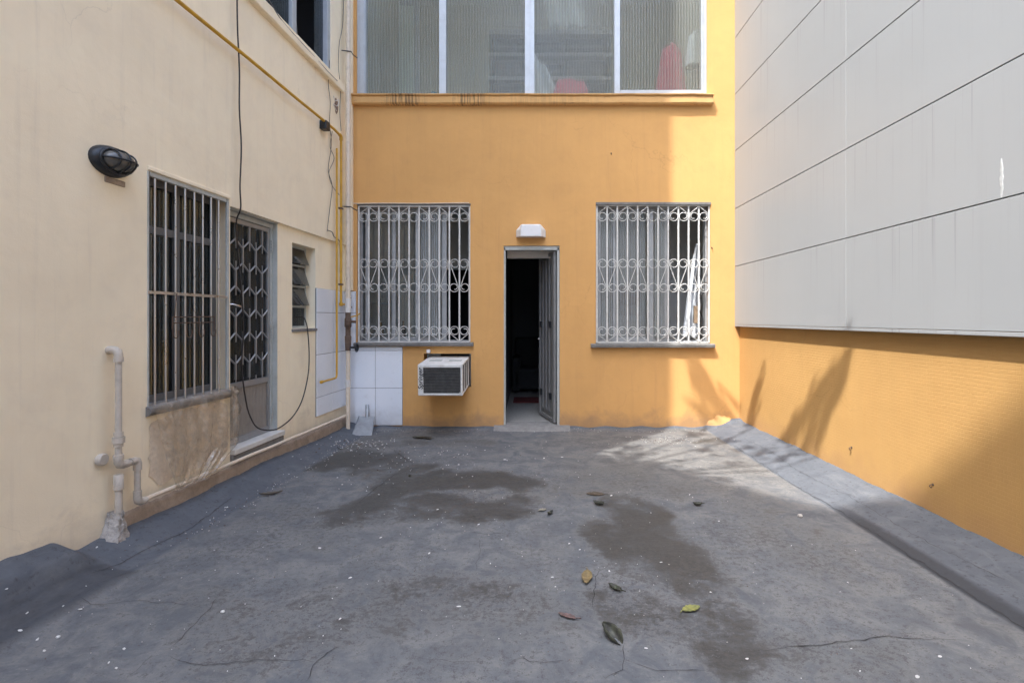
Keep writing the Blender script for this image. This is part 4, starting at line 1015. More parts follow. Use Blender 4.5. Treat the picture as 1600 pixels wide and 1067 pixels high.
c = L(YP, .965, OP+.10); mb.tube([L(YP,.965,OP), c], .013, 8)
mb.tube([c + Vector((0, .045*math.cos(k*math.pi/8), .045*math.sin(k*math.pi/8))) for k in range(16)], .009, 6, closed=True)
for a in (0, math.pi/2): mb.tube([c + Vector((0,.045*math.cos(a),.045*math.sin(a))), c - Vector((0,.045*math.cos(a),.045*math.sin(a)))], .006, 6)
obj('hand_wheel', mb, M['black_iron'], dn)
mb = MB(); mb.tube([L(YP, z, OP) for z in (.93, .5, .03)], .0235, 14); obj('lower_pipe', mb, M['pvc_cream'], dn)
mb = MB(); mb.tube([L(YP,.60,OP), L(YP,.52,OP)], .030, 14); mb.tube([L(YP,.575,OP), L(YP,.555,OP)], .033, 14); obj('coupling', mb, M['pvc_white'], dn)
for z in (4.3, 2.55):
    mb = MB(); mb.tube([L(YP-.05,z,.02), L(YP-.02,z,OP+.042), L(YP+.05,z-.005,OP+.04), L(YP+.09,z-.02,OP+.07)], .006, 6); obj('wire_tie', mb, M['black_iron'], dn)
mb = MB(); mb.tube([L(YP,1.31,OP+.03), L(YP+.03,1.325,OP+.09), L(YP+.02,1.35,OP+.13)], .007, 6); obj('valve_lever', mb, M['yellow'], dn)
tp = thing('tap', 'dark old tap on the white tiles beside the left scrollwork window', 'tap', (BX(548.5), D-.016, BZ(480)))
x, z = BX(549), BZ(480)
mb = MB(); mb.tube([(x,D-.016,z),(x,D-.09,z),(x-.003,D-.115,z-.01),(x-.004,D-.12,z-.05)], [.014,.013,.012,.011], 10); obj('spout', mb, M['rust'], tp)
mb = MB(); mb.tube([(x,D-.06,z),(x,D-.06,z+.05)], .009, 8); mb.tube([(x-.03,D-.06,z+.05),(x+.012,D-.06,z+.055),(x+.012,D-.06,z+.11)], .0065, 8); obj('lever', mb, M['rust'], tp)

# ------------------------------------------------------------------ cables and wires
def smooth(pts, n=8):
    P = [Vector(p) for p in pts]; P = [P[0]*2-P[1]] + P + [P[-1]*2-P[-2]]; out = []
    for i in range(1, len(P)-2):
        for k in range(n):
            t = k/n; a,b,c,d = P[i-1],P[i],P[i+1],P[i+2]
            out.append(.5*((2*b)+(c-a)*t+(2*a-5*b+4*c-d)*t*t+(3*b-a-3*c+d)*t**3))
    out.append(P[-2]); return out
def cable(name, pts, r, mat, label, cat, **k):
    mb = MB(); mb.tube(smooth(pts), r, 8); b = smooth(pts)[0]
    return tag(obj(name, mb, mat, base=tuple(b)), label, cat, **k)
cpts = [LP(*p) for p in [(369,-120,.05),(370,-40,.05),(371,40,.045),(374,110,.04),(374,170,.04),(377,230,.04),(375,290,.035),(376,325,.03)]]
cpts += [L(3.99,2.05,-.035), L(4.03,1.88,-.055), L(4.07,1.55,-.05), L(4.10,1.2,-.05), L(4.08,.9,-.05)]
cpts += [LP(*p) for p in [(385,630,-.035),(393,655,-.02),(404,669,.02),(424,672,.05),(440,666,.06),(458,650,.07),(472,625,.07),(481,588,.06),(483,555,.05),(481,520,.03),(478,503,-.0),(472,495,-.06)]] + [L(5.02,1.30,-.155), L(5.03,1.31,-.3)]
cable('power_cable', cpts, .0056, M['rubber'], 'long black cable hanging down past the aluminium door and looping up into the louvred window', 'cable')
cable('thin_wire', [LP(*p, .015) for p in [(515,95),(513,130),(516,160),(515,195),(518,225),(513,265),(519,290),(516,320),(511,362)]], .0032, M['wire'], 'thin wire wandering down the cream wall from the upper ledge past the junction box', 'wire')
cable('thin_wire', [LP(*p, .02) for p in [(519,205),(516,230),(522,248),(514,270),(519,290),(530,305)]], .003, M['wire'], 'short slack loop of thin wire just below the junction box', 'wire')
cable('thin_wire', [LP(*p, .02) for p in [(537,-60),(536,30),(530,70),(529,105),(532,140),(531,175),(533,205)]], .0034, M['wire'], 'grey wire running down close beside the downpipe at the top corner', 'wire')
cable('thin_wire', [LP(*p, .045) for p in [(420,0),(440,32),(470,66),(495,93),(513,113),(527,127)]], .0042, M['wire'], 'grey wire lying along the ledge below the upper left window', 'wire')
cable('thin_wire', [LP(*p, .03) for p in [(512,360),(519,363),(522,370),(528,374),(531,378)]], .005, M['wire'], 'short frayed wire end at the plaster edge beside the yellow pipes', 'wire')
M['brick'] = simple('broken_brick_and_mortar', (.27,.19,.14), .95, var=.4, scale=30, bump=.9, bscale=50, bdist=.02, dirt=(.08,.06,.05))
mb = MB(); c = LP(525,166,0)
n = 18; ring = [L(c.y + .045*math.cos(2*math.pi*k/n)*(1+.35*nz(k,0,.7,4)), c.z + .085*math.sin(2*math.pi*k/n)*(1+.3*nz(k,3,.7,4)), .004) for k in range(n)]
inn = [L(c.y + .03*math.cos(2*math.pi*k/n), c.z + .06*math.sin(2*math.pi*k/n), .002) for k in range(n)]
mb.add(ring+inn, [(k,(k+1)%n,n+(k+1)%n,n+k) for k in range(n)] + [tuple(n+k for k in range(n))], 0, True); obj('broken_plaster', mb, M['brick'], CB)
cable('loose_wire', [LP(*p, .03) for p in [(521,150),(524,158),(529,156),(527,166),(521,163),(526,174)]], .004, M['pvc_white'], 'curl of white wire poking from the hole in the cream plaster', 'wire')
cable('thin_wire', [(BX(549),D-.01,BZ(300)),(BX(550),D-.01,BZ(313)),(BX(553),D-.015,BZ(318)),(BX(560),D-.014,BZ(318.6)),(BX(600),D-.014,BZ(318.2)),(BX(660),D-.014,BZ(318.5)),(BX(733),D-.013,BZ(317.5))], .005, M['pvc_cream'], 'cream wire tacked along the top of the left scrollwork window', 'wire')
# hooks and anchors
def hook(loc, nrm, label):
    mb = MB(); p = Vector(loc); n_ = Vector(nrm)
    mb.tube([p, p+n_*.016, p+n_*.022+Vector((0,0,-.008)), p+n_*.016+Vector((0,0,-.017)), p+n_*.008+Vector((0,0,-.016))], .0035, 6); mb.tube([p, p+n_*.004], .008, 10)
    tag(obj('wall_hook', mb, M['rust'], base=tuple(p)), label, 'hook')
hook((BX(955), D, BZ(240)), (0,-1,0), 'rusty hook in the orange wall above the right scrollwork window')
hook((RX, RX*F/(1331-PX), BZ(699, RX*F/(1331-PX))), (-1,0,0), 'small rusty hook in the sunlit part of the orange boundary wall')
hook((RX, RX*F/(1458-PX), BZ(757, RX*F/(1458-PX))), (-1,0,0), 'small rusty hook in the shaded part of the orange boundary wall')
hook((BX(1112), D, BZ(387)), (0,-1,0), 'little rusty hook at the right edge of the right scrollwork window')

# ------------------------------------------------------------------ wire rack on the bars, plastic film, dustpan
wr = thing('wire_rack', 'small rusty wire rack with hooks hanging from the window bars', 'wire rack', L(3.5, 1.2, .02))
yA, yB = LY(264), LY(330); o = .022
mb = MB(); mb.tube([L(yA,1.30,o),L(yB,1.305,o)], .0035, 6); mb.tube([L(yA,1.262,o),L(yB,1.265,o)], .0035, 6); mb.tube([L(yA,1.305,o),L(yA,1.22,o)], .0035, 6); mb.tube([L(yB,1.31,o),L(yB,1.20,o)], .0035, 6); obj('rail', mb, M['rust'], wr)
for k in range(4):
    y = yA + (yB-yA)*(.0+k*.30); mb = MB(); r = .024
    mb.tube([L(y,1.30,o+.004), L(y,1.19,o+.006)] + [L(y+r-r*math.cos(a*math.pi/8), 1.19-r*math.sin(a*math.pi/8), o+.006) for a in range(1,9)] + [L(y+2*r,1.215,o+.006)], .0032, 6); obj('hook', mb, M['rust'], wr)
mb = MB(); mb.tube([L(yA+.02,1.30,o), L(yA+.03,1.40,o), L(yA+.045,1.452,o-.004), L(yA+.055,1.44,o-.016)], .003, 6); obj('hanger', mb, M['rust'], wr)
mb = MB(); n = 90
def edge(k):
    a = 2*math.pi*k/n; q = (abs(math.cos(a))**6 + abs(math.sin(a))**6)**(-1/6)
    return (3.47 + .38*math.cos(a)*q*(.96+.05*nz(k*.35,0,1,3)) + .012*nz(k*.9,2,1,3), .475 + .225*math.sin(a)*q*(.95+.14*nz(k*.3,5,1,3)) + .012*nz(k*1.1,7,1,3))
ring = [edge(k) for k in range(n)]
mb.add([L(y, z, .0035) for y, z in ring] + [L(3.47, .48, .0045)], [(k, (k+1) % n, n) for k in range(n)])
M['bare'] = simple('stained_bare_plaster', (.70,.60,.47), .95, var=.22, scale=7, bump=.5, bscale=40, bdist=.01, dirt=(.38,.30,.23), dirt_amt=.65)
obj('bare_plaster', mb, M['bare'], CB)
ps = MB()
def sheet(i, j):
    u = i/70; v = j/60
    yl = 3.085 + .16*v**1.3; yr = 3.86 + .03*v*(1-v) - .0*v
    if v > .72: yr = yr - (v-.72)*1.1*1.0
    Y = yl + (yr-yl)*u; bottom = .20 - .0*u + .05*nz(u*4, 1, 1, 3)
    Z = .775 - (.775-bottom)*v
    fold = .026*nz(u*9 + v*1.5, v*1.3, 1, 11) + .012*nz(u*22, v*3.5, 1, 12) + .006*nz(u*40, v*16, 1, 13)
    o = .036 + .014*min(1, v*6) + fold*min(1, v*5+.15) + .02*v
    if v < .06: o = .012 + .036*(v/.06)**.6
    return L(Y, Z, o)
ps.grid(sheet, 70, 60)
tag(obj('plastic_sheet', ps, M['film'], base=L(3.4, .2)), 'crumpled clear plastic sheet draped from the barred window sill over the cream wall', 'plastic sheet')
ps = MB()
def tail(i, j):
    u = i/20; v = j/30
    Y = 3.80 + .10*u + .05*v + .03*nz(v*3, u, 1, 4); Z = .80 - .22*v - .03*u + .02*nz(u*5, v*4, 1, 8)
    return L(Y, Z, .045 + .03*nz(u*6, v*5, 1, 3) - .02*u)
ps.grid(tail, 20, 30)
tag(obj('plastic_scrap', ps, M['film'], base=L(3.85, .6)), 'torn twist of clear plastic hanging at the corner between the barred window and the door', 'plastic scrap')

bx0, by0 = fl(566, 681)
dpn = thing('dustpan', 'grey sheet metal dustpan leaning upright against the white tiles in the corner', 'dustpan', (bx0, by0, .02))
dz = height(bx0, by0)
mb = MB(); yb0 = by0 + .0; y1_ = D - .05
pb = [(BX(550,by0), by0, dz+.004), (BX(581.5,by0), by0, dz+.004)]
pt = [(BX(584,5.86), 5.90, .155), (BX(560,5.86), 5.90, .165)]
mb.add(pb + pt + [(x, y+.004, z+.004) for x, y, z in pb + pt], [(0,1,2,3),(7,6,5,4),(0,4,5,1),(1,5,6,2),(2,6,7,3),(3,7,4,0)])
for a_, b_ in ((0,3),(1,2)):
    q = [Vector((pb+pt)[a_]), Vector((pb+pt)[b_])]; mb.add([q[0], q[1], q[1]+Vector((0,-.025,.02)), q[0]+Vector((0,-.008,.008))], [(0,1,2,3)])
obj('pan', mb, M['galv'], dpn)
mb = MB(); c0 = Vector(((pt[0][0]+pt[1][0])/2, 5.895, .13)); c1 = Vector((BX(574,5.97), 5.965, BZ(632,5.97)))
mb.tube([c0 + (c1-c0)*t for t in (0,.08,.5,.97,1)], [.018,.021,.019,.021,.014], 10); obj('handle', mb, M['galv'], dpn)

# ------------------------------------------------------------------ fallen leaves and litter
LM = {'ochre': leaf_mat('ochre_leaf', (.24,.18,.085), (.13,.10,.05)), 'green': leaf_mat('dark_green_leaf', (.05,.06,.035), (.03,.03,.022)),
      'red': leaf_mat('faded_red_leaf', (.15,.09,.085), (.09,.06,.055)), 'black': leaf_mat('blackened_leaf', (.060,.062,.040), (.022,.021,.018)),
      'yellow': leaf_mat('yellow_green_leaf', (.25,.25,.07), (.16,.17,.06)), 'brown': leaf_mat('brown_leaf', (.11,.085,.06), (.06,.05,.04)), 'pale': leaf_mat('pale_leaf', (.26,.24,.19), (.17,.155,.12))}
def leaf(px, py, ln, wd, rot, curl, fold, mk, label, name='fallen_leaf', stem=True, tilt=0):
    X, Y = fl(px, py); mb = MB(); nu, nv = 8, 14
    def P(i, j):
        s = j/nv; u = i/nu*2-1
        w_ = wd/2*(math.sin(math.pi*min(1, s*.93+.04))**.75)*(1 - .25*(s-.45))
        a = curl*(s-.5)
        y = ln*(s-.5) if abs(curl) < .05 else ln/curl*math.sin(a)
        z = 0 if abs(curl) < .05 else ln/curl*(1-math.cos(a))
        f = fold*abs(u)
        return (u*w_*math.cos(f) + .004*nz(s*9,u*3,1,px), y, z + abs(u)*w_*math.sin(f) + .004*nz(s*7+px, u*4, 1, 2) + .0015*math.sin(s*60)*abs(u))
    mb.grid(P, nu, nv)
    if stem: 
        p0 = Vector(P(nu//2, 0)); mb.tube([p0, p0+Vector((.004,-ln*.12,.002)), p0+Vector((.010,-ln*.22,.0))], .0022, 5)
    zmin = min(v[2] for v in mb.v)
    mb.v = [(a, b, c-zmin+.0025) for a, b, c in mb.v]
    o = obj(name, mb, LM[mk], local=True); o.location = (X, Y, height(X, Y)+.001); o.rotation_euler = (tilt, 0, R(rot))
    s = o.modifiers.new('thickness', 'SOLIDIFY'); s.thickness = .0012
    return tag(o, label, 'leaf', 'fallen leaves on the terrace floor')
leaf(917,905,.13,.058,170,.5,.35,'ochre','ochre brown fallen leaf lying lengthwise on the grey floor')
leaf(961,922,.085,.042,35,.9,.5,'green','dark green fallen leaf with its edges curled up, near the ochre leaf')
leaf(886,965,.085,.032,60,.4,.3,'red','narrow faded purple fallen leaf on the grey floor')
leaf(953,996,.115,.10,40,1.1,.9,'black','large blackened fallen leaf folded upright, casting a small shadow', tilt=.45)
leaf(1080,954,.092,.048,-68,.3,.2,'yellow','yellow green fallen leaf, the brightest one on the floor')
leaf(930,771,.13,.075,80,.15,.08,'brown','flat brown fallen leaf farther back on the floor toward the doorway')
leaf(935,788,.10,.06,50,1.6,.8,'black','black curled dead leaf just in front of the flat brown leaf')
leaf(860,803,.075,.04,-30,1.8,.7,'black','small black curled leaf left of the flat brown leaf')
leaf(1090,790,.075,.05,75,1.8,.8,'black','small black curled leaf alone on the right half of the floor')
leaf(848,797,.06,.035,-60,.5,.3,'pale','little pale leaf beside the small black curled leaf')
leaf(656,685,.17,.08,85,.6,.3,'black','wet black leaf clump near the foot of the wall below the air conditioner')
leaf(668,686,.12,.07,60,.9,.5,'brown','crumpled brown leaf touching the wet black leaf clump')
leaf(424,774,.16,.045,-62,.9,.9,'brown','long curled brown strip like a dry leaf near the plinth of the cream wall', stem=False)
leaf(532,703,.10,.018,70,2.0,.3,'black','thin curved black strip near the left corner of the floor', stem=False)
leaf(640,744,.05,.03,20,1.0,.4,'black','tiny dark leaf fragment on the damp patch left of the middle', stem=False)

chips = [z3(p)[0] for p in [(285,713),(413,744),(487,730),(572,712),(508,747),(527,673),(630,676),(253,796),(738,980),(342,1023),(170,936),(110,942),(80,887),(186,855),(235,855),(365,967),(873,463),(908,435),(885,420),(723,505),(1010,500),(668,555),(563,795),(940,672),(1000,880),(320,1007),(20,882),(30,1018),(60,930),(130,975),(240,765),(415,828),(1030,760),(845,748)]]
chips += [z8(p)[0] for p in [(217,458),(390,515),(566,412),(682,430),(420,357),(285,372),(295,262),(262,264),(210,303),(890,480),(928,502),(1033,579),(1040,305),(1320,303),(865,170),(768,176),(545,238),(180,130),(85,285),(1525,890),(1165,855),(495,705),(800,175),(660,180),(595,120),(315,155),(435,360),(345,545),(830,598),(1110,585),(1425,400),(1218,548),(70,120),(100,140),(130,150),(60,125),(150,118),(600,180),(465,205),(1180,600),(1395,655)]]
chips += [z7(p)[0] for p in [(600,968),(852,990),(1073,1035),(788,1047),(357,758),(495,775),(290,517),(150,540),(250,765),(305,1000),(625,1030),(590,782),(200,600),(430,680)]]
protos = []
for k in range(5):
    mb = MB(); n = 7; rr = [(.010+.007*random.random(), random.random()) for _ in range(n)]
    ring = [(rr[i][0]*math.cos(2*math.pi*i/n)*1.5, rr[i][0]*math.sin(2*math.pi*i/n), .0015+.002*rr[i][1]) for i in range(n)]
    top = [(x*.9, y*.9, z+.0035) for x, y, z in ring]
    mb.add(ring+top, [tuple(reversed(range(n))), tuple(range(n,2*n))] + [(i,(i+1)%n,n+(i+1)%n,n+i) for i in range(n)])
    o = obj('paint_flake', mb, M['chip'], local=True); tag(o, 'small flake of white paint lying on the grey terrace floor', 'paint flake', 'white paint flakes scattered on the floor'); protos.append(o)
random.seed(5); chips = [c for c in chips if random.random() < .72]
for k, (px, py) in enumerate(chips):
    src = protos[k % 5]
    o = src if k < 5 else src.copy()
    if k >= 5: COL.objects.link(o)
    X, Y = fl(px, py); s = random.uniform(.20, .55)*(.72 + .13*Y)
    o.location = (X, Y, height(X, Y)+.002); o.rotation_euler = (random.uniform(-.1,.1), random.uniform(-.1,.1), random.uniform(0, 6.28)); o.scale = (s, s*random.uniform(.6,1), s)
def pebble(px, py, r, label, mk):
    X, Y = fl(px, py); mb = MB()
    def P(i, j):
        a = 2*math.pi*i/12; b = math.pi*(j/8-.5); q = r*(1+.2*nz(math.cos(a)*2, math.sin(a)*2+b, 1, px))
        return (q*math.cos(a)*math.cos(b)*1.2, q*math.sin(a)*math.cos(b), q*.75*math.sin(b)+r*.7)
    mb.grid(P, 12, 8); o = obj('pebble', mb, mk, local=True); o.location = (X, Y, height(X, Y)); tag(o, label, 'pebble')
pebble(1250, 809, .014, 'round grey pebble at the foot of the coved edge near the sunlit patch', M['mortar'])
pebble(348, 957, .008, 'pale pebble with a dark shadow on the front left floor', M['chip'])
pebble(91, 997, .007, 'white pebble on the floor near the front left corner', M['chip'])
db = MB()
def grit(cx, cy, sx, sy, n, smin, smax):
    for _ in range(n):
        X = random.gauss(cx, sx); Y = random.gauss(cy, sy)
        if Y > D-.03 or X < wl(Y)+.05 or X > RX-.05 or Y < 1.7: continue
        z = height(X, Y)+.001; s = random.uniform(smin, smax); a = random.uniform(0, 6.28)
        c_, s_ = math.cos(a)*s, math.sin(a)*s
        q = [(X+c_,Y+s_,z),(X-s_*.6,Y+c_*.6,z),(X-c_*.8,Y-s_*.8,z),(X+s_*.5,Y-c_*.5,z)]
        db.add(q + [(x,y,zz+s*.5) for x,y,zz in q], [(4,5,6,7),(0,1,5,4),(1,2,6,5),(2,3,7,6),(3,0,4,7)], random.randint(0, 2))
grit(*fl(560,695), .22, .18, 130, .003, .012); grit(*fl(640,720), .5, .35, 120, .003, .009); grit(*fl(1040,688), .28, .10, 150, .002, .007); grit(*fl(760,760), .9, .7, 160, .002, .005); grit(*fl(880,900), .9, .5, 180, .0012, .0035); grit(*fl(350,900), .5, .5, 110, .0012, .004)
for k in range(26):
    Yk = 3.0 + 2.8*k/26; grit(wl(Yk)+.30+.05*nz(k,0,.7,2), Yk, .05, .09, 9, .0015, .006)
for k in range(40): grit(-1.9 + 4*k/40, D-.12, .06, .03, 5, .0015, .006)
tag(obj('debris', db, [M['chip'], M['mortar'], M['brown_grit'] if 'brown_grit' in M else M['rust']]), 'fine grit and plaster crumbs scattered over the floor', 'debris', kind='stuff')

# ------------------------------------------------------------------ things seen through the windows
kc = thing('kitchen_counter', 'white kitchen counter inside the left scrollwork window', 'counter', (-1.85, 6.75, .04))
mb = MB(); mb.box(-2.1, -1.62, 6.4, 7.6, .04, .96); obj('cabinet', mb, M['white_plastic'], kc, bevel=.01)
mb = MB(); mb.box(-2.12, -1.55, 6.36, 7.64, .961, 1.0); obj('worktop', mb, M['marble'], kc, bevel=.006)
for k, (x, y, h, m_k, lab) in enumerate([(-1.92,6.6,.26,'ochre_b','amber glass bottle on the kitchen counter'),(-1.80,6.75,.20,'white_plastic','white bottle on the kitchen counter beside the amber one'),(-1.72,6.95,.28,'black','tall dark bottle at the far end of the kitchen counter')]):
    if m_k == 'ochre_b': M['ochre_b'] = simple('amber_bottle', (.35,.2,.06), .25, var=.1, bump=0)
    b_ = thing('bottle', lab, 'bottle', (x, y, 1.0), 'bottles on the kitchen counter')
    mb = MB(); mb.tube([(0,0,.001),(0,0,h*.62),(0,0,h*.75),(0,0,h*.8),(0,0,h*.93)], [.035,.035,.022,.013,.013], 14); lob('body', mb, M[m_k], b_)
    mb = MB(); mb.tube([(0,0,h*.931),(0,0,h)], .015, 12); lob('cap', mb, M['white_plastic'], b_)
dr_ = thing('dish_rack', 'dark dish rack hung on the wall inside the left scrollwork window', 'dish rack', (-2.1, 7.2, 1.5))
mb = MB()
for z in (1.5, 1.75): 
    for x in (-2.13, -1.9): mb.tube([(x,6.7,z),(x,7.6,z)], .008, 6)
for k in range(10): mb.tube([(-2.13,6.7+k*.1,1.5),(-1.9,6.7+k*.1,1.5),(-1.9,6.7+k*.1,1.75)], .005, 6)
obj('frame', mb, M['steel_bar'], dr_)
cal = thing('calendar', 'brown picture calendar on the wall seen through the ribbed pane of the right window', 'calendar', (1.2, 7.09, 1.4))
x0c, x1c = BX(962,7.08), BX(1001,7.08); zc0, zc1 = BZ(493,7.08), BZ(445,7.08)
mb = MB(); mb.box(x0c, x1c, 7.085, 7.098, zc0, zc1); obj('sheet', mb, simple('calendar_paper', (.42,.34,.30), .7, var=.1, bump=0), cal)
mb = MB(); mb.box(x0c+.02, x1c-.02, 7.081, 7.084, zc0+.14, zc1-.03); obj('picture', mb, simple('brown_print', (.22,.10,.06), .6, var=.5, scale=7, bump=0), cal)
ct = MB()
def curt(i, j):
    u = i/40; v = j/40
    z = 1.06 + (2.2-1.06)*v; wid = .17*(1-v)**.8 + .03
    return (2.03 + .02 - wid*(1-u), D+.20 + .035*math.sin(u*16+v*2) + .03*nz(u*3, v*3, 1, 4), z)
ct.grid(curt, 40, 40)
M['cloth'] = simple('thin_white_cloth', (.60,.62,.64), .85, var=.1, scale=5, bump=.2, bscale=30)
cto = obj('curtain', ct, M['cloth'], base=(2.0, 6.2, 1.0)); tag(cto, 'bunched white plastic curtain at the open right side of the right scrollwork window', 'curtain'); cto.modifiers.new('thickness', 'SOLIDIFY').thickness = .002
cable('loose_cable', [(BX(1096,6.12),6.14,BZ(400,6.12)),(BX(1088,6.12),6.13,BZ(440,6.12)),(BX(1094,6.12),6.12,BZ(462,6.12)),(BX(1100,6.12),6.12,BZ(455,6.12)),(BX(1090,6.12),6.12,BZ(475,6.12)),(BX(1098,6.12),6.13,BZ(500,6.12)),(BX(1094,6.12),6.14,BZ(530,6.12))], .008, M['rubber'], 'tangled black cable in front of the bunched white curtain', 'cable')
mb = MB(); mb.box(BX(1083,6.13), BX(1090,6.13), 6.10, 6.13, BZ(505,6.13), BZ(478,6.13)); tag(obj('wood_block', mb, simple('weathered_wood', (.24,.17,.11), .8, var=.3, scale=20), base=(1.95,6.12,1.25), bevel=.003), 'short weathered wooden latch block in front of the white curtain', 'wood block')
mt = MB(); mt.box(-.25, .40, 7.6, 8.1, .042, .055)
tag(obj('doormat', mt, simple('dark_red_mat', (.12,.02,.02), .95, var=.3, scale=30, bump=.4), base=(.05,7.8,.04)), 'dark red mat on the floor inside the open doorway', 'mat')
fr_ = thing('armchair', 'dark upholstered armchair in the gloom inside the open doorway', 'armchair', (.0, 8.9, .04))
drk = simple('dark_upholstery', (.03,.03,.032), .9, var=.2)
mb = MB(); mb.box(-.28,.42,8.6,9.3,.10,.45); obj('seat', mb, drk, fr_, bevel=.05, seg=3)
mb = MB(); mb.box(-.28,.42,9.3,9.48,.10,.95); obj('backrest', mb, drk, fr_, bevel=.05, seg=3)
for x in (-.30, .30):
    mb = MB(); mb.box(x,x+.14,8.6,9.29,.06,.64); obj('armrest', mb, drk, fr_, bevel=.04, seg=3)
# veranda
yv = 8.28
dv = thing('interior_door', 'pale green door behind the leftmost pane of the veranda window', 'door', (BX(625,yv), yv, 3.75))
mb = MB(); mb.box(BX(598,yv), BX(648,yv), yv-.05, yv, 3.76, BZ(12,yv)); obj('leaf', mb, simple('pale_green_paint', (.68,.76,.69), .5, var=.05, bump=.05), dv, bevel=.005)
mb = MB(); mb.box(BX(590,yv), BX(597.6,yv), yv-.06, yv, 3.76, BZ(4,yv)); mb.box(BX(648.4,yv), BX(655,yv), yv-.06, yv, 3.76, BZ(4,yv)); mb.box(BX(597.6,yv), BX(648.4,yv), yv-.06, yv, BZ(11.5,yv), BZ(4,yv)); obj('frame', mb, M['alu_white'], dv)
sh = thing('shelf_unit', 'dark shelf unit behind the two middle panes of the veranda window', 'shelf unit', (BX(860,7.9), 7.9, 3.75))
for py0, py1 in ((52,60),(88,94),(124,130)):
    mb = MB(); mb.box(BX(765,7.7), BX(955,7.7), 7.6, 8.25, BZ(py1,7.7), BZ(py0,7.7)); obj('shelf', mb, simple('grey_shelf_board', (.36,.36,.35), .6, var=.1), sh, bevel=.004)
mb = MB(); mb.box(BX(765,7.7)-.03, BX(765,7.7), 7.6, 8.25, 3.76, BZ(50,7.7)); mb.box(BX(955,7.7), BX(955,7.7)+.03, 7.6, 8.25, 3.76, BZ(50,7.7)); obj('side_panel', mb, M['room_upper'], sh)
nbx = 0
for py0, py1, col, labs in ((62,86,(.04,.045,.055),'upper'),(97,122,(.05,.05,.055),'middle'),(132,158,(.04,.04,.045),'lower')):
    for k, (a_, b_) in enumerate(((770,818),(822,880),(884,945))):
        mb = MB(); mb.box(BX(a_,7.75), BX(b_,7.75), 7.72, 8.15, BZ(py1+2,7.75), BZ(py0+6*(k==1),7.75))
        tag(obj('storage_box', mb, simple('dark_box_card', col, .7, var=.2), base=(BX((a_+b_)/2,7.75), 7.9, BZ(py1,7.75)), bevel=.01), '%s dark storage box on the %s shelf behind the veranda glass' % (('leftmost','middle','rightmost')[k], labs), 'storage box', 'dark boxes on the veranda shelf')
cl = MB()
def clo(i, j):
    u = i/30; v = j/30
    x = BX(828,6.6) + (.26 + .36*(1-v)**1.5)*u*1.0; z = 3.9 + .82*v*(1-.35*u)
    return (x, 6.55 + .05*math.sin(u*12+v*2) + .05*nz(u*3,v*3,1,6), z)
cl.grid(clo, 30, 30); o = obj('hanging_cloth', cl, M['cloth'], base=(.15,6.5,3.9)); tag(o, 'white cloth hanging behind the third pane of the veranda window', 'cloth'); o.modifiers.new('thickness', 'SOLIDIFY').thickness = .003
cl = MB(); cl.grid(lambda i, j: (BX(872,7.0)-.12+.22*j/20+.55*(i/20)*(1-.3*j/20)-.5*j/20, 7.05+.04*math.sin(i*.8), BZ(40,7.0)+1.5*(j/20)-.0), 20, 20)
o = obj('hanging_sheet', cl, simple('translucent_pale_sheet', (.50,.50,.46), .8, var=.05), base=(.3,7,5)); tag(o, 'pale sheet hanging slantwise high behind the third veranda pane', 'cloth'); o.modifiers.new('thickness', 'SOLIDIFY').thickness = .003
RED = simple('faded_red_fabric', (.52,.10,.13), .85, var=.15, scale=6, bump=.2, bscale=20)
def blob(name, cx_, cy_, z0_, w_, d_, h_, mat, label, cat, top=.5, k=1):
    mb = MB()
    def P(i, j):
        a = 2*math.pi*i/24; v = j/14; r_ = (1-(1-top)*v)*(1 if j < 14 else .02) * (1+.14*nz(math.cos(a)*1.5, math.sin(a)*1.5+v*2, 1, k))
        return (cx_+w_/2*r_*math.cos(a), cy_+d_/2*r_*math.sin(a), z0_ + h_*v*(1+.1*nz(i*.4, v*3, 1, k)))
    mb.grid(P, 24, 14); tag(obj(name, mb, mat, base=(cx_, cy_, z0_)), label, cat)
blob('red_bag', BX(1050,6.5), 6.55, 3.76, .50, .35, 1.0, RED, 'tall red fabric bag leaning behind the rightmost veranda pane', 'bag', .45, 3)
blob('red_bundle', BX(892,6.5), 6.5, 3.76, .66, .3, .55, RED, 'low red and pink bundle behind the third veranda pane', 'bundle', .5, 7)
blob('white_bag', BX(1083,6.45), 6.42, 4.45, .22, .2, .42, M['cloth'], 'white plastic bag above the red bag at the right end of the veranda window', 'bag', .5, 9)
mb = MB(); mb.box(-2.1, 2.15, 6.21, 6.42, 3.755, 3.92); obj('inner_sill', mb, M['room_upper'], OB)
pk = thing('packet', 'small teal and red packet standing inside the leftmost veranda pane', 'packet', (BX(677,6.22), 6.24, 3.92)); pk.rotation_euler = (0, R(12), R(20))
M['teal'] = simple('teal_print', (.05,.26,.34), .5, var=.1, bump=0); M['redp'] = simple('red_print', (.42,.06,.08), .5, var=.2, scale=30, bump=0)
mb = MB(); mb.box(-.05,.05,-.02,.02,0,.065); lob('lower_half', mb, M['redp'], pk); mb = MB(); mb.box(-.05,.05,-.02,.02,.0652,.125); lob('upper_half', mb, M['teal'], pk)
cup = thing('red_cup', 'small red cup standing inside the third veranda pane', 'cup', (BX(924,6.24), 6.25, 3.92))
mb = MB(); mb.tube([(0,0,0),(0,0,.07)], [.03,.042], 16); lob('cup', mb, simple('bright_red_plastic', (.6,.04,.05), .4, var=.05, bump=0), cup); mb = MB(); mb.tube([(.055,0,0),(.055,0,.06)], .016, 10); lob('label_side', mb, M['white_plastic'], cup)
jar = thing('jar', 'small clear jar with white lid inside the rightmost veranda pane', 'jar', (BX(1017,6.24), 6.25, 3.92))
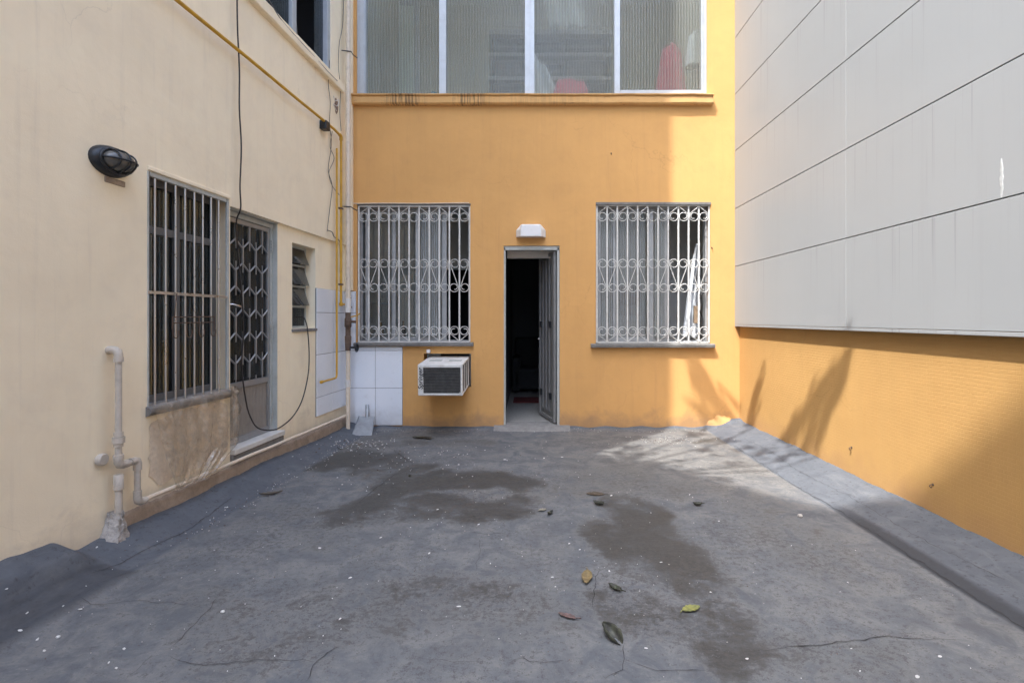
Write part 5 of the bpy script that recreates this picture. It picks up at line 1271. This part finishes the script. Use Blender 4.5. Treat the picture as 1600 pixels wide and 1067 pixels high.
mb = MB(); mb.tube([(0,0,0),(0,0,.09)], .04, 16); lob('body', mb, simple('cloudy_jar', (.45,.46,.45), .2, var=.05, bump=0), jar); mb = MB(); mb.tube([(0,0,.0905),(0,0,.125)], .052, 16); lob('lid', mb, M['white_plastic'], jar)
# clutter inside the open half of the upper left window
blob('plaster_rubble', *L(5.12, 0, -.35).xy, 3.70, .4, .35, 1.1, simple('crumpled_grey_bag', (.14,.125,.115), .8, var=.5, scale=9, bump=.9, bscale=14, bdist=.04), 'crumpled grey rubble sack inside the open upper left window', 'sack', .75, 5)

# ------------------------------------------------------------------ tree on the roof of the low wing (its shade falls on the corner)
tr = thing('tree', 'broad leaved tree standing in a roof terrace above the low cream wing', 'tree', (-3.1, .8, 6.0))
def up(pt, z): 
    t = (z - pt[2]) / -SD.z; return Vector((pt[0]-SD.x*t, pt[1]-SD.y*t, z))
targets = []
for x, y, r_ in [(.85,5.25,.28),(.9,4.8,.28),(.55,5.15,.3),(.7,5.6,.28),(.5,4.75,.25),(1.0,4.45,.24),(1.05,5.05,.18),(1.1,5.6,.16),(1.2,4.3,.2),(1.4,4.15,.16),(1.3,5.85,.12),
                 (2.05,5.35,.14),(2.18,4.8,.13),(2.12,5.0,.11),(1.85,5.72,.11),(1.72,5.0,.07),(1.82,4.6,.08),(2.25,4.55,.08)]: targets.append(((x,y,.02), r_))
for x, z, r_ in [(2.02,.62,.10),(2.05,.48,.12),(2.12,.36,.12),(1.93,.68,.08),(1.98,.3,.09),(2.28,.30,.08),(2.2,.18,.08)]: targets.append(((x,6,z), r_))
for y, z, r_ in [(5.5,.55,.07),(5.55,.42,.08),(5.65,.3,.07),(5.72,.15,.06)]: targets.append(((RX,y,z), r_))
for k in range(9):
    t = k/8; targets.append(((RX, 4.0+.92*t, .92-.76*t), .04+.03*math.sin(math.pi*t)))
for y, z, r_ in [(4.12,.66,.07),(4.2,.52,.08),(4.33,.40,.07),(4.1,.78,.05),(4.5,.3,.06)]: targets.append(((RX,y,z), r_))
crown = MB(); limbs = MB()
limbs.tube(smooth([(-3.1,.8,6.0),(-3.02,.82,6.4),(-2.84,.9,6.75),(-2.6,1.0,6.95)], 5), .085, 10, r2=.05)
hub = Vector((-2.6,1.0,6.95))
groups = [(0,11),(11,18),(18,25),(25,29),(29,38),(38,43)]
tips = [up(p, 7.1 + .5*nz(k, 0, 1.7, 3)) for k, (p, r_) in enumerate(targets)]
for g, (ga, gb) in enumerate(groups):
    cen = sum((tips[k] for k in range(ga, gb)), Vector())/(gb-ga); nod = hub.lerp(cen, .86) - Vector((0,0,.08))
    limbs.tube(smooth([hub - Vector((0,0,.03)), hub.lerp(nod, .5) + Vector((0,0,.15+.1*nz(g,5,1.1,2))), nod], 6), .026, 6, r2=.009)
    for k in range(ga, gb):
        limbs.tube(smooth([nod, nod.lerp(tips[k], .5) + Vector((.05*nz(k,1,3,2),.05*nz(k,2,3,2),.05)), tips[k]], 5), .007, 5, r2=.003)
for k, (p, r_) in enumerate(targets):
    c_ = tips[k]
    wallward = k >= 18
    n_ = 7 if wallward else int(7 + 95*r_)
    for q in range(n_):
        d_ = Vector((random.gauss(0,1), random.gauss(0,1), random.gauss(0,.7)))
        pos = c_ + d_*r_*(.6 if wallward else .55)
        u = Vector((random.gauss(0,1), random.gauss(0,1), random.gauss(0,.5)))
        if wallward: u = u*.5 + (SD.cross(Vector((1,0,.2)))*.5 + Vector((.4,.2,1)))
        u.normalize(); v = u.cross(Vector((random.gauss(0,.5), random.gauss(0,.5), 1))).normalized()
        ln = random.uniform(.13,.21) if wallward else random.uniform(.09,.16); wd = ln*.36
        crown.add([pos-u*ln/2, pos-u*ln*.15+v*wd/2, pos+u*ln*.2+v*wd*.38, pos+u*ln/2, pos+u*ln*.2-v*wd*.38, pos-u*ln*.15-v*wd/2], [(0,1,2,3,4,5)], 0)
obj('trunk', limbs, simple('tree_bark', (.16,.12,.09), .9, var=.3, bump=.5), tr)
obj('crown', crown, leaf_mat('tree_leaves', (.07,.11,.03), (.10,.12,.04)), tr, fix=False)
